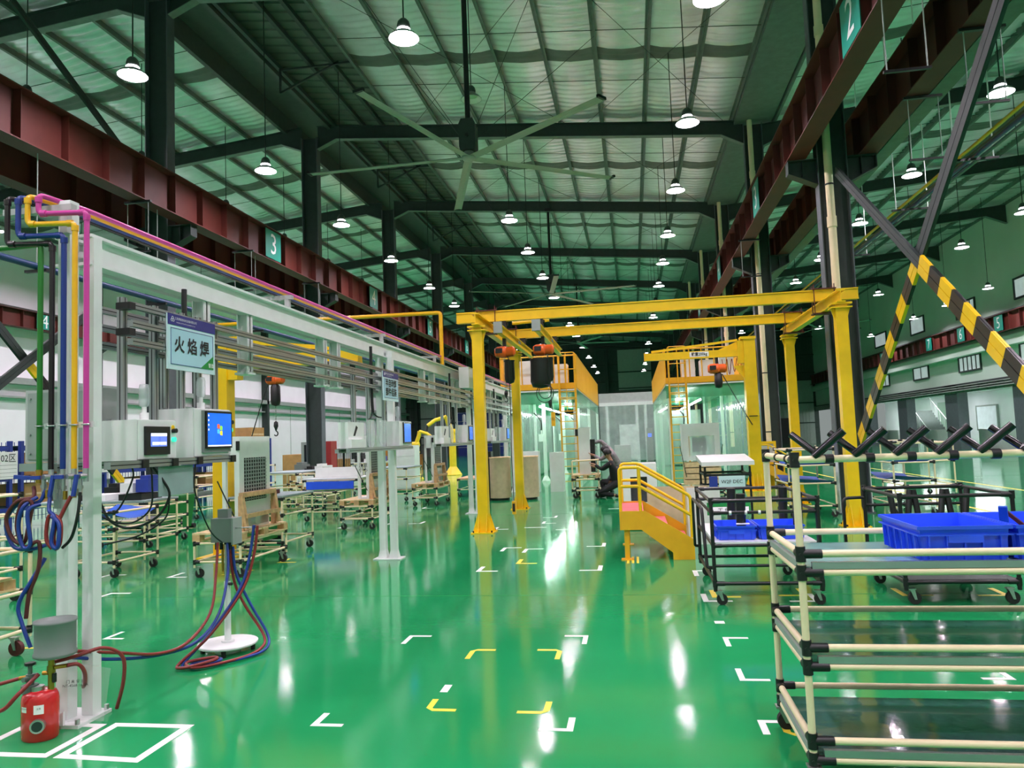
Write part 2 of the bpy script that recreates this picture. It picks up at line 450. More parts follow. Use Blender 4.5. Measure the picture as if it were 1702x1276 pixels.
# ---- crane runway beams
def runway(x, zb, label, grp, side, plates=(), h=.85):
    t = thing('crane_runway_beam', label, 'beam', (x, 6, zb), grp)
    B(x-.008, x+.008, 0.5, 78, zb+.02, zb+h-.02).build('web', 'red_oxide', t)
    B(x-.17, x+.17, 0.5, 78, zb, zb+.02).build('bottom_flange', 'red_oxide', t)
    B(x-.2, x+.2, 0.5, 78, zb+h-.02, zb+h).build('top_flange', 'red_oxide', t)
    B(x-.035, x+.035, 0.5, 78, zb+h, zb+h+.1).build('rail', 'dark_steel', t)
    far = MB()
    y = 1.0; first = None
    while y < 78:
        q = MB().box(x-.15, x+.15, y-.006, y+.006, zb+.02, zb+h-.02)
        if y < 48:
            if first is None: first = q.build('stiffener', 'red_oxide', t); fy = y
            else:
                c = first.copy(); COL.objects.link(c); c.location = (0, y-fy, 0)
        else: far.add(q.v, q.f)
        y += 1.0
    if far.v: far.build('stiffener', 'red_oxide', t, kind='stuff')
    for n, py in plates:
        p = MB().box(x+side*.15-.006, x+side*.15+.006, py-.42, py+.42, zb+.06, zb+h-.04).build('number_plate', 'plate_teal', t, label='teal number plate')
        text('number', n, .78, (x+side*.158, py, zb+h/2), (0, side, 0), (0,0,1), 'ink_white', p, depth=.003)
    return t
runway(-9.3, 6.50, 'red oxide crane runway beam on the left columns, hall side, with teal number plates', 'runway beams', 1,
       [('3', 18.3), ('4', 26.1), ('5', 33.9), ('6', 41.8)])
runway(-10.78, 6.50, 'red oxide crane runway beam behind the left columns', 'runway beams', 1)
runway(3.33, 6.68, 'red oxide crane runway beam on the right columns, hall side, with teal number plates', 'runway beams', -1,
       [('2', 10.4), ('3', 18.3), ('4', 26.1), ('5', 33.9)])
runway(4.62, 6.68, 'red oxide crane runway beam behind the right columns', 'runway beams', 1)
runway(17.75, 5.8, 'red oxide crane runway beam along the green-lit right wall', 'runway beams', -1, [('3', 34.5), ('5', 39.0), ('6', 43.2), ('7', 47.6), ('8', 56)])
runway(-23.75, 6.72, 'orange red crane runway beam along the white left wall', 'runway beams', 1, [('3', 19), ('4', 27.1), ('5', 35), ('6', 42.5), ('7', 50)], h=.7)
# hanger rods with clips under the hall side beams
for k, (x, y, z) in enumerate([(-9.3, 13.0, 6.5), (-9.3, 17.0, 6.5), (-9.3, 21, 6.5), (3.33, 9.0, 6.68), (3.33, 20.5, 6.68), (4.7, 10.2, 6.68), (4.7, 12.2, 6.68)]):
    t = thing('pipe_hanger', 'thin rod hanger clamped under the %s beam, %s along it' % ('left red' if x < 0 else 'right hall-side red' if x < 4 else 'right outer red', ['first','second','third','first','second','first','second'][k]), 'hanger', (x, y, z-1))
    B(x-.28, x+.28, y-.03, y+.03, z-.05, z-.012).build('clamp_bar', 'black', t)
    MB().cyl((x-.22, y, z-.05), (x-.22, y, z-1.0), .008, 6).cyl((x+.22, y, z-.05), (x+.22, y, z-1.0), .008, 6).build('rod', 'grey_paint', t)
    B(x-.26, x+.26, y-.02, y+.02, z-1.03, z-1.0).build('cross_bar', 'black', t)

# ---- braces with hazard stripes
def brace(name, pts, w, label, stripe_from, parent_cat='brace', x=3.97, wu=None):
    a, b = Vector((x,)+pts[0]), Vector((x,)+pts[1])
    t = thing('column_brace', label, 'brace', tuple(a))
    d = (b-a); L = d.length; n = max(1, int(L/.36)); d.normalize()
    s0 = stripe_from*L
    if s0 > .05:
        q = MB(); e = a+d*s0
        up = d.cross(Vector((1,0,0))).normalized(); v = wu or w
        q.bar(a+up*v/4, e+up*v/4, .05, v*.46, up); q.bar(a-up*v/4, e-up*v/4, .05, v*.46, up); q.bar(a, e, .012, v, up)
        q.build('angle_pair', 'dark_steel', t)
    if s0 < L-.05:
        m = max(1, int((L-s0)/.36)); st = (L-s0)/m; up = d.cross(Vector((1,0,0))).normalized()
        for i in range(m):
            p0 = a+d*(s0+i*st); p1 = a+d*(s0+(i+1)*st)
            q = MB().bar(p0+up*w/4, p1+up*w/4, .05, w*.46, up); q.bar(p0-up*w/4, p1-up*w/4, .05, w*.46, up); q.bar(p0, p1, .012, w, up)
            q.build('hazard_band', 'yellow' if i % 2 == 0 else 'black', t)
    return t
brace('a', ((14.4, 6.32), (6.9, .98)), .26, 'right cross brace falling toward the camera, grey above with yellow and black bands below', .48, wu=.17)
brace('b', ((8.0, 6.2), (14.3, 1.35)), .26, 'right cross brace falling away from camera, dark green above with yellow and black bands below', .48, x=4.03)
brace('e', ((5.0, 8.5), (8.0, 6.2)), .26, 'dark upper end of the right cross brace leaving the top of frame', 1.0, x=4.03)
brace('c', ((10.3, 4.02), (14.2, .5)), .16, 'left cross brace behind the coloured pipes with yellow band near its low end', .22, x=-10.1)
brace('d', ((10.3, 2.6), (12.6, 4.3)), .16, 'left grey cross brace rising behind the green pipe', .95, x=-10.0)
brace('f', ((10.75, 9.35), (14.5, 7.3)), .14, 'dark roof brace crossing the upper left corner under the roof', 1.0, x=-10.05)

# ---- walls
wl = MB().box(-24.6, -24.3, Y0, Y1, 0, 11.2).build('wall_left', 'wall_white', kind='structure')
B(-24.3, -23.9, 12, Y1, 4.5, 4.75).build('cable_duct', 'grey_paint', wl); B(-24.3, -24.05, 12, Y1, 3.95, 4.02).build('cable_duct', 'grey_paint', wl)
for i in range(14): B(-24.32, -24.28, 14+i*4.6, 14.03+i*4.6, 0, 4.4).build('panel_joint', 'grey_paint', wl)
for k in range(1, 9):
    y = FR[k]
    t = tag(B(-24.3, -23.9, y-.14, y+.14, 0, 10.2).build('wall_column', 'dark_steel'), 'dark steel wall column on the white left wall, %s from the camera' % ORD[k-1], 'column', 'left wall columns')
    q = MB().prism([(-23.9, 6.2), (-23.45, 6.45), (-23.45, 6.7), (-23.9, 6.7)], 'y', y-.1, y+.1).build('crane_bracket', 'dark_steel', t)
wr = MB().box(18.3, 18.55, 25, Y1, 3.7, 12.6).build('wall_right', 'wall_green_bounce', kind='structure')
B(18.3, 18.55, Y0, 25, 3.7, 12.6).build('wall_panel', 'wall_green_bounce', wr)
B(17.85, 18.3, 20, Y1, 5.15, 5.62).build('duct_run', 'wall_green_bounce', wr)
B(18.25, 18.32, 20, Y1, 3.62, 3.72).build('wall_edge', 'dark_steel', wr)
for i, z in enumerate((3.3, 3.42, 3.55)): B(18.0, 18.2, 25, Y1, z, z+.05).build('cable_tray', 'grey_paint', wr)
lv = MB()
for i in range(60): lv.box(18.2, 18.3, 25+i*.9, 25.82+i*.9, 3.2+.0, 3.62)
lv.build('louvre_strip', 'mid_grey', wr, kind='stuff')
nwin = 0
def win(y0, y1, z0, z1, bars=0):
    global nwin; nwin += 1
    t = bpy.data.objects.new('window_%d' % nwin, None); COL.objects.link(t); t.location = (18.3, y0, z0); t['kind'] = 'structure'; ORG[t.name] = (18.3, y0, z0)
    f = MB(); e = .09
    for a in ((y0-e, y1+e, z0-e, z0), (y0-e, y1+e, z1, z1+e), (y0-e, y0, z0, z1), (y1, y1+e, z0, z1)): f.box(18.22, 18.3, *a)
    f.build('window_frame', 'dark_steel', t)
    B(18.275, 18.29, y0, y1, z0, z1).build('pane', 'window_glass', t)
    for i in range(bars):
        y = y0+(y1-y0)*(i+1)/(bars+1); B(18.25, 18.275, y-.04, y+.04, z0, z1).build('mullion', 'dark_steel', t)
win(49.95, 52.1, 7.35, 8.25); win(42.9, 45.1, 7.35, 8.1, 3); win(36.2, 38.6, 7.35, 8.2); win(57, 59.4, 7.35, 8.2)
win(49.8, 52.2, 4.42, 5.1, 1); win(42.75, 45.3, 4.38, 5.1, 4); win(36.2, 38.55, 4.35, 5.1); win(57, 59.4, 4.4, 5.1, 2)
# recessed ground floor along the right side
rw = MB().box(24.8, 25, 30, Y1, 0, 3.7).build('wall_recess', 'wall_white', kind='structure')
B(18.55, 25, 30, Y1, 3.68, 3.75).build('soffit', 'wall_white', rw)
lw = MB()
for a, b in ((40.5, 47.5), (49.5, 56), (61, 70), (72, 78)): tag(B(19.9, 20.1, a, b, 0, 1.12).build('low_partition', 'white_paint'), 'long white waist-high partition before the right recess, starting %d metres off' % a, 'partition', 'low partitions')
B(24.7, 24.8, 61, 66, 0, 3.2).build('wall_panel', 'wall_green_bounce', rw)
for k in range(3, 9):
    y = FR[k]; tag(B(18.25, 18.8, y-.85, y+.85, 0, 3.7).build('wall_pier', 'col_grey'), 'grey pier under the right green-lit wall, %s in view' % ORD[k-3], 'pier', 'right wall piers')
# stair in the recess
t = thing('concrete_stair', 'grey flight of steps with white handrail in the right recess', 'stairs', (21, 57, 0))
for i in range(14): B(20.6, 22.4, 57.0+i*.3, 57.34+i*.3, i*.18, (i+1)*.18).build('step', 'mid_grey', t)
hr = MB()
for x in (20.65, 22.35):
    hr.cyl((x, 56.9, 1.0), (x, 61.2, 3.5), .03, 6)
    for i in range(6): hr.cyl((x, 57+i*.8, i*.48), (x, 57+i*.8, 1.05+i*.48), .02, 6)
hr.build('handrail', 'white_paint', t)
for k, yy in enumerate((43, 51, 59, 67, 75)):
    t = tag(B(20.8, 22.4, yy-.3, yy+.3, 3.62, 3.675).build('panel_light', 'panel_light'), 'flat ceiling light inside the right recess, %s from the camera' % ORD[k], 'lamp', 'recess ceiling lights')
t = thing('notice_window', 'white framed square window in the right recess wall', 'window', (24.7, 58, 0))
B(24.7, 24.8, 56, 59, 1.0, 2.6).build('pane', 'window_glass', t); f = MB()
for a in ((55.9, 59.1, .9, 1.0), (55.9, 59.1, 2.6, 2.7), (55.9, 56, 1, 2.6), (59, 59.1, 1, 2.6)): f.box(24.66, 24.8, *a)
f.build('frame', 'grey_paint', t)
tag(B(24.7, 24.79, 52, 53.6, 0, 2.3).build('hydrant_door', 'display_red'), 'dark red door panel beside the window in the right recess', 'door')
tag(B(24.66, 24.695, 61, 62.3, 1.2, 2.6).build('blue_poster', 'sign_face'), 'pale blue poster on the wall of the right recess', 'poster')
# back wall: ribbed sheet with girts
wb = MB().box(-24.5, 18.5, 79.0, 79.2, 0, 12.6).build('wall_back', 'dark_sheet', kind='structure')
rib = MB(); y = 78.95
for i in range(140): rib.box(-24.2+i*.3, -24.05+i*.3, y, 79.0, 3.6 if (i*.3-24.2) < 4 else 5.8, 12.3)
rib.build('rib', 'dark_sheet', wb, kind='stuff')
for z in (1.5, 3.4, 5.2, 7.0, 8.8, 10.6): B(-24.3, 18.3, 78.75, 78.95, z, z+.14).build('girt', 'truss_steel', wb)
for x, a, b, z0, z1 in ((0, -1.2, 2.2, 6.2, 10.4), (0, -22.6, -19.8, 0, 9.6), (0, 11.5, 18.0, 0, 6.4)):
    q = MB().box(a, b, 78.7, 78.75, z0, z1)
    for i in range(int((b-a)/.3)): q.box(a+i*.3, a+i*.3+.14, 78.66, 78.7, z0, z1)
    q.build('light_sheet', 'wall_sheet', wb, label='lighter grey ribbed sheet panel')
    for z in (2.0, 4.0, 6.3, 8.0): 
        if z0 < z < z1: B(a-.2, b+.2, 78.58, 78.66, z, z+.12).build('girt', 'truss_steel', wb)
for n, (a, b, z1, m) in enumerate(((8.0, 11.0, 6.2, 'rack_blue'), (14.5, 15.9, 2.6, 'black'), (-18.5, -13.5, 4.6, 'rack_blue'))):
    d = MB().box(a, b, 78.5, 78.62, 0, z1).build('door_%d' % (n+1), m, kind='structure')
    if m == 'rack_blue':
        for i in range(5): B(a, b, 78.47, 78.5, z1*(i+.9)/5, z1*(i+.93)/5).build('slat_joint', 'white_paint', d)
    else:
        B(a-.12, a, 78.45, 78.62, 0, z1+.1).build('door_frame', 'col_grey', d); B(b, b+.12, 78.45, 78.62, 0, z1+.1).build('door_frame', 'col_grey', d)
for i, x in enumerate((-23, -16.8, -6, -2.4, 3.0, 9.9, 13.2)): B(x-.15, x+.15, 78.3, 78.66, 0, 10.4).build('wind_column', 'dark_steel', wb)
wf = MB().box(-24.6, 25, Y0-.2, Y0, 0, 12.6).build('wall_front', 'wall_green_bounce', kind='structure')
# recess side closing
B(18.55, 25, 29.8, 30, 0, 3.75).build('return_wall', 'wall_white', rw)
# ================================================================= LAMPS AND FANS
def lamp_proto(z, zroof, lit, x, y, label, grp):
    t = thing('pendant_lamp', label, 'lamp', (x, y, z), grp)
    n = 16
    MB().lathe((x, y, z), [(.228, 0), (.226, .012), (.185, .06), (.13, .10), (.10, .12)], n, True, False).build('reflector', 'lamp_shade', t)
    MB().lathe((x, y, z), [(.224, .002), (.18, .054), (.142, .082)], n, True, False).build('inner_reflector', 'reflector_white', t, label='white inside of the reflector')
    MB().lathe((x, y, z), [(.095, .12), (.1, .125), (.1, .142), (.09, .148)], n).build('collar', 'lamp_ring' if lit else 'lamp_shade', t, label='glowing light gap above the reflector' if lit else None)
    MB().lathe((x, y, z), [(.09, .148), (.1, .17), (.1, .2), (.085, .26), (.05, .30), (.02, .31)], n).build('housing', 'lamp_grey', t)
    MB().add([(x+.142*math.cos(2*PI*k/n), y+.142*math.sin(2*PI*k/n), z+.078) for k in range(n)], [tuple(range(n-1,-1,-1))]).build('lens', 'lens' if lit else 'lens_dead', t)
    MB().cyl((x, y, z+.31), (x, y, zroof), .011, 6).build('suspension_cable', 'black', t)
    return t
rows = [('just behind the left columns', -12.55, 9.3, zleft, [13.86, 17.7, 21.9, 26, 30.1, 34.2, 38.4, 46, 54]),
        ('amid the left bay', -16.8, 9.3, zleft, [18, 22, 26, 30.1, 34.2, 38.4, 42.6, 46.8, 51, 55, 59, 63, 67]),  # extra lamps added along this row to lift the left bay light
        ('along the white left wall', -21.05, 9.3, zleft, [18, 22, 26, 30.15, 34.3, 38.4, 42.6, 46.8, 51, 55, 59, 63, 67]),  # row filled out with added lamps to brighten the left wall
        ('beside the left red beam', -7.6, 7.6, zmid, [10.5, 14.9, 19.2, 23.5, 28.2, 32.4, 36.6, 41, 50, 60, 70]),
        ('in line with the ceiling fans', -3.08, 7.6, zmid, [10.41, 20.1, 23.8, 27.84, 32, 36.2, 40.4, 45, 51, 58, 66, 73]),
        ('right of the ceiling fans', 1.35, 7.6, zmid, [10.37, 14.62, 18.74, 23.05, 26.85, 31, 35.2, 39.4, 44, 51, 58, 66, 73]),
        ('just behind the right columns', 7.0, 7.6, zright, [10.4, 14.68, 19.15, 23.4, 28.1, 32.3, 36.6, 41, 48, 56, 66]),
        ('amid the right bay', 11.57, 7.6, zright, [15, 19.4, 23.6, 27.75, 32.2, 36.7, 41, 48, 56]),
        ('along the green-lit right wall', 16.35, 7.6, zright, [19, 23.4, 27.9, 32.4, 36.9, 41.5, 46.1, 54])]
for desc, x, z, zf, ys in rows:
    p = None; zr = zf(x)+.6
    for k, y in enumerate(ys):
        o = ORD[k]
        lb = 'lit pendant lamp, %s from the front in the row %s' % (o, desc)
        if p is None: p = lamp_proto(z, zr, True, x, y, lb, 'high bay lamps')
        else: dup(p, (x, y, z), lb)
    for y in ([6.2, 2.0, -2.2] if x > -13 else [13.8, 9.5, 5, 0]):      # the rows go on overhead, before the frame
        dup(p, (x, y, z), 'pendant lamp over the floor before the view, outside the frame', 'lamps outside the frame')
lamp_proto(8.88, zmid(-3.07)+.5, False, -3.07, 15.3, 'switched off pendant lamp beside the rod of the big near ceiling fan', 'high bay lamps')

def fan(x, y, zh, R, a0, label):
    t = thing('ceiling_fan', label, 'fan', (x, y, zh))
    ztop = zmid(x)+.1
    MB().cyl((x, y, zh+.78), (x, y, ztop), .055, 10).build('drop_rod', 'black', t)
    B(x-.12, x+.12, y-.12, y+.12, ztop-.1, ztop+.02).build('mount_bracket', 'black', t)
    b = MB().prism([(x-.15, zh+.12), (x+.15, zh+.12), (x+.17, zh+.2), (x+.17, zh+.68), (x+.12, zh+.78), (x-.12, zh+.78), (x-.17, zh+.68), (x-.17, zh+.2)], 'y', y-.15, y+.15)
    mo = b.build('motor_box', 'dark_steel', t)
    MB().cyl((x, y-.15, zh+.42), (x, y-.17, zh+.42), .04, 10).build('cover_plug', 'black', mo)
    MB().lathe((x, y, zh), [(.05, -.05), (.13, -.045), (.15, -.02), (.15, .03), (.1, .06), (.1, .12)], 18).build('hub', 'grey_paint', t)
    for k in range(5):
        a = a0+k*2*PI/5; d = Vector((math.cos(a), math.sin(a), 0)); s = Vector((-math.sin(a), math.cos(a), 0)); c = Vector((x, y, zh))
        m = MB()
        sec = [(-.09, -.02), (-.03, .02), (.04, .022), (.1, .0), (.04, .006), (-.03, .002)]
        vs = []
        for rr_, tw in ((.14, -.26), (R, -.2)):
            for u, v in sec:
                vs.append(c+d*rr_+s*(u*math.cos(tw)-v*math.sin(tw))+Vector((0,0,1))*(u*math.sin(tw)+v*math.cos(tw)))
        n = len(sec)
        m.add(vs, [(i, (i+1) % n, n+(i+1) % n, n+i) for i in range(n)]+[tuple(range(n-1,-1,-1)), tuple(range(n, 2*n))])
        bl = m.build('blade', 'grey_paint', t)
        MB().bar(c+d*R-s*.1+Vector((0,0,.01)), c+d*R+s*.11+Vector((0,0,.01)), .05, .05).build('blade_tip', 'black', bl)
    g = MB()
    for sx, sy in ((1,1),(1,-1),(-1,1),(-1,-1)): g.cyl((x+sx*.15, y+sy*.15, zh+.45), (x+sx*2.6, y+sy*2.6, zmid(x+sx*2.6)+.3), .006, 5)
    g.build('guy_wire', 'dark_steel', t)
    return t
fan(-3.05, 14.76, 7.4, 3.5, math.radians(35), 'huge five-blade ceiling fan hanging in the foreground of the middle bay')
fan(-3.06, 30.76, 7.55, 3.5, math.radians(-9), 'second five-blade ceiling fan farther along the middle bay')
fan(-3.06, 46.76, 7.4, 3.2, .2, 'third five-blade ceiling fan far down the middle bay')
fan(11.2, 46.76, 7.5, 3.2, .5, 'ceiling fan far off in the right bay below the roof')
# ================================================================= WHITE UTILITY FRAME ON THE LEFT
uf = thing('utility_frame', 'long white steel frame with twin posts carrying coloured pipes down the left side', 'frame', (-3.4, 4.2, 0))
stations = [(-3.44, -3.34, 4.15, 4.25), (-3.5, -3.345, 10.15, 10.15), (-3.55, -3.4, 16.15, 16.15), (-3.6, -3.45, 22.4, 22.4)]
for k, (xa, xb, ya, yb) in enumerate(stations):
    if k == 0:
        B(-3.497, -3.417, 4.12, 4.2, .02, 3.2).build('post', 'white_paint', uf)
        B(-3.395, -3.32, 4.21, 4.285, .02, 2.98).build('post', 'white_paint', uf)
        q = MB().box(-3.58, -3.29, 4.05, 4.34, 0, .02); q.prism([(-3.5, .02), (-3.38, .02), (-3.38, .1)], 'y', 4.04, 4.055)
        q.build('base_plate', 'white_paint', uf)
        for x, y in ((-3.56, 4.07), (-3.31, 4.07), (-3.31, 4.32)): MB().cyl((x, y, .02), (x, y, .05), .014, 6).build('anchor_bolt', 'steel', uf)
    else:
        for x, y in ((xa, ya), (xb, yb)):
            p = MB().box(x-.045, x+.045, y-.045, y+.045, .015, 2.9)
            p.add([(x-.065, y-.065, .015), (x+.065, y-.065, .015), (x+.065, y+.065, .015), (x-.065, y+.065, .015), (x-.046, y-.046, .12), (x+.046, y-.046, .12), (x+.046, y+.046, .12), (x-.046, y+.046, .12)], [(0,1,5,4), (1,2,6,5), (2,3,7,6), (3,0,4,7)])
            p.build('post', 'white_paint', uf)
        B(xa-.12, xb+.12, ya-.12, ya+.12, 0, .015).build('base_plate', 'white_paint', uf)
MB().ibeam((-3.38, 4.2, 2.90), (-3.48, 22.5, 2.90), .1, .2, .02, .012).build('top_beam', 'white_paint', uf)
MB().ibeam((-3.54, 4.2, 2.90), (-3.62, 22.5, 2.90), .1, .2, .02, .012).build('top_beam', 'white_paint', uf)
for k, y in enumerate([5.55, 6.25, 7.95, 8.35, 12.1, 12.75, 14.2, 14.75, 18.2, 18.9, 20.5, 21]):
    x = -3.38-.005*y
    q = MB().box(x-.05, x+.05, y-.008, y+.008, 2.28, 2.80); q.box(x-.05, x-.04, y-.05, y+.05, 2.28, 2.80); q.box(x+.04, x+.05, y-.05, y+.05, 2.28, 2.80)
    q.box(x-.07, x+.07, y-.06, y+.06, 2.26, 2.28)
    q.build('hanger_post', 'white_paint', uf)
# aluminium profile rails with slots
def profile(p, q, w, parent, name='alu_rail'):
    o = MB().bar(p, q, w, w).build(name, 'alu', parent)
    P, Q = Vector(p), Vector(q); d = (Q-P).normalized()
    u = Vector((0,0,1)) if abs(d.z) < .9 else Vector((1,0,0))
    a = d.cross(u).normalized(); b = a.cross(d)
    s = MB()
    for v in (a, -a, b, -b):
        s.bar(P+v*w*.5, Q+v*w*.5, w*.16 if abs(v.dot(a)) < .5 else .002, .002 if abs(v.dot(a)) < .5 else w*.16, tuple(b))
    s.build('slot', 'alu_dark', o)
    return o
for x in (-3.22, -3.5):
    for z in (2.57, 2.45, 2.33):
        profile((x, 4.42, z), (x-.1, 22.4, z), .042, uf)
for y in (4.45, 4.78, 5.1, 5.32, 5.55):
    profile((-3.30, y, 1.56), (-3.30, y, 2.63), .045, uf, 'alu_upright')
profile((-3.5, 4.45, 1.56), (-3.5, 4.45, 2.63), .045, uf, 'alu_upright'); profile((-3.5, 5.2, 1.56), (-3.5, 5.2, 2.63), .045, uf, 'alu_upright')
profile((-3.14, 4.1, 1.527), (-3.14, 5.53, 1.527), .045, uf, 'shelf_rail'); profile((-3.5, 4.1, 1.527), (-3.5, 5.53, 1.527), .045, uf, 'shelf_rail')
for y in (4.42, 4.74, 5.04, 5.5): B(-3.135, -3.105, y-.03, y+.03, 1.50, 1.553).build('end_cap', 'black', uf)
for z in (2.55, 2.38): B(-3.28, -3.18, 4.36, 4.42, z-.015, z+.03).build('rail_clip', 'black', uf)
# pipe cradle brackets on top
for k, y in enumerate((4.1, 7.2, 10.2, 13.2, 16.2, 19.2, 22.3)):
    x = -3.58-.008*y
    q = MB().box(x-.24, x+.24, y-.025, y+.025, 3.12, 3.16); q.box(x+.16, x+.21, y-.02, y+.02, 2.98, 3.12)
    q.build('pipe_cradle', 'wall_sheet', uf)
# process pipes: one thing each
PIPES = [('pink', 'pipe_pink', -3.235, 3.08, -3.525, 1), ('yellow', 'pipe_yellow', -3.315, 3.02, -3.60, 1), ('dark blue', 'pipe_blue', -3.39, 2.95, -3.665, 1), ('black', 'pipe_black', -3.47, 2.905, -3.74, 1)]
for ip, (nm, m, xv, zt, xl, _) in enumerate(PIPES):
    t = thing('process_pipe', '%s pipe dropping by the near white posts and running along the frame top' % nm, 'pipe', (xv, 4.05, 1.5), 'coloured process pipes')
    r = .0165
    path = fillet([(xv, 4.04, 1.52), (xv, 4.04, zt), (xl, 3.99, zt), (xl, 3.99, 3.2), (-3.47-.052*ip, 4.35, 3.2), (-3.55-.052*ip, 22.5, 3.2)], .035, 4)
    MB().tube(path, r, 10).build('pipe', m, t)
    e = MB()
    for p, q in (((xv, 4.04, zt-.05), (xv, 4.04, zt-.015)), ((xv-.015, 4.04, zt), (xv-.05, 4.035, zt)), ((xl+.05, 3.995, zt), (xl+.015, 3.99, zt)), ((xl, 3.99, 3.2-.05), (xl, 3.99, 3.2-.015))): e.cyl(p, q, .021, 10)
    e.build('elbow_collar', m, t)
    MB().cyl((xv, 4.04, 1.44), (xv, 4.04, 1.52), .0155, 10).cyl((xv, 4.04, 1.475), (xv, 3.98, 1.475), .016, 8).build('ball_valve', 'steel', t, label='steel valve body')
    h = MB().bar((xv-.01, 3.965, 1.475), (xv-.085 if nm in ('yellow', 'black') else xv+.06, 3.965, 1.475-(.0 if nm != 'dark blue' else .0)), .014, .022)
    if nm in ('dark blue', 'pink'): h = MB().bar((xv, 3.965, 1.485), (xv-.02, 3.96, 1.36), .018, .018)
    h.build('valve_handle', 'rack_blue', t, label='blue lever handle')
t = thing('process_pipe', 'green pipe entering from the left edge and dropping beside the near white posts', 'pipe', (-3.55, 4.04, 1.5), 'coloured process pipes')
MB().tube(fillet([(-3.55, 4.04, 1.52), (-3.55, 4.04, 2.905), (-4.6, 4.04, 2.885)], .03, 4), .0165, 10).build('pipe', 'pipe_green', t)
MB().cyl((-3.55, 4.04, 1.44), (-3.55, 4.04, 1.52), .02, 10).cyl((-3.55, 4.04, 1.475), (-3.55, 3.98, 1.475), .016, 8).build('ball_valve', 'brass', t)
MB().bar((-3.55, 3.965, 1.475), (-3.65, 3.965, 1.485), .014, .022).build('valve_handle', 'rack_blue', t)
# pipe clamps strip and manifold hardware
t = thing('pipe_clamp_strip', 'white strip with saddle clamps holding the five coloured pipes', 'bracket', (-3.4, 4.06, 1.78))
B(-3.58, -3.18, 4.06, 4.075, 1.765, 1.80).build('strip', 'white_paint', t)
for x in (-3.55, -3.47, -3.39, -3.315, -3.235): MB().tube([(x+.024*math.cos(a), 4.04+.024*math.sin(a), 1.782) for a in [PI*i/6-PI for i in range(7)]], .005, 6).build('saddle', 'steel', t)
MAN = thing('regulator_manifold', 'cluster of brass and chrome couplings on the near white posts under the valves', 'manifold', (-3.4, 4.0, 1.34))
for x, z in ((-3.5, 1.42), (-3.43, 1.39), (-3.37, 1.41), (-3.3, 1.4), (-3.26, 1.41)): MB().cyl((x, 4.02, z-.05), (x, 4.02, z+.05), .013, 8).cyl((x, 4.02, z-.01), (x, 4.02, z+.01), .019, 6).build('coupling', 'steel', MAN)
for x, z in ((-3.46, 1.37), (-3.34, 1.36), (-3.28, 1.37)): MB().cyl((x, 4.0, z-.02), (x, 4.0, z+.03), .013, 8).build('nipple', 'brass', MAN)
B(-3.49, -3.45, 4.085, 4.1, 1.28, 1.46).build('perforated_plate', 'steel', MAN)
# overhead dark blue / navy pipe behind and yellow gas drop pipe
for nm, m, x, z, r, y0, y1 in (('navy pipe hung behind the white frame at the upper left', 'pipe_navy', -9.3, 4.64, .055, 8.0, 40),):
    t = tag(MB().cyl((x, y0, z), (x, y1, z), r, 10).build('navy_pipe', m), nm, 'pipe')
    for y in (10.5, 13.6, 17.6, 21.6): MB().cyl((x, y, z+.03), (x, y, z+1.86), .01, 5).build('hanger_rod', 'grey_paint', t); 
    for y in (10.5, 13.6, 17.6, 21.6): B(x-.2, x+.2, y-.03, y+.03, z-.1, z-.055).build('hanger_bar', 'black', t)
t = tag(MB().tube(fillet([(-3.5, 13.75, 2.98), (-3.5, 13.75, 4.04), (-8.2, 13.6, 4.06)], .06, 3), .038, 8).build('yellow_gas_pipe', 'pipe_yellow'), 'yellow square-elbow pipe rising above the white frame and turning left', 'pipe')

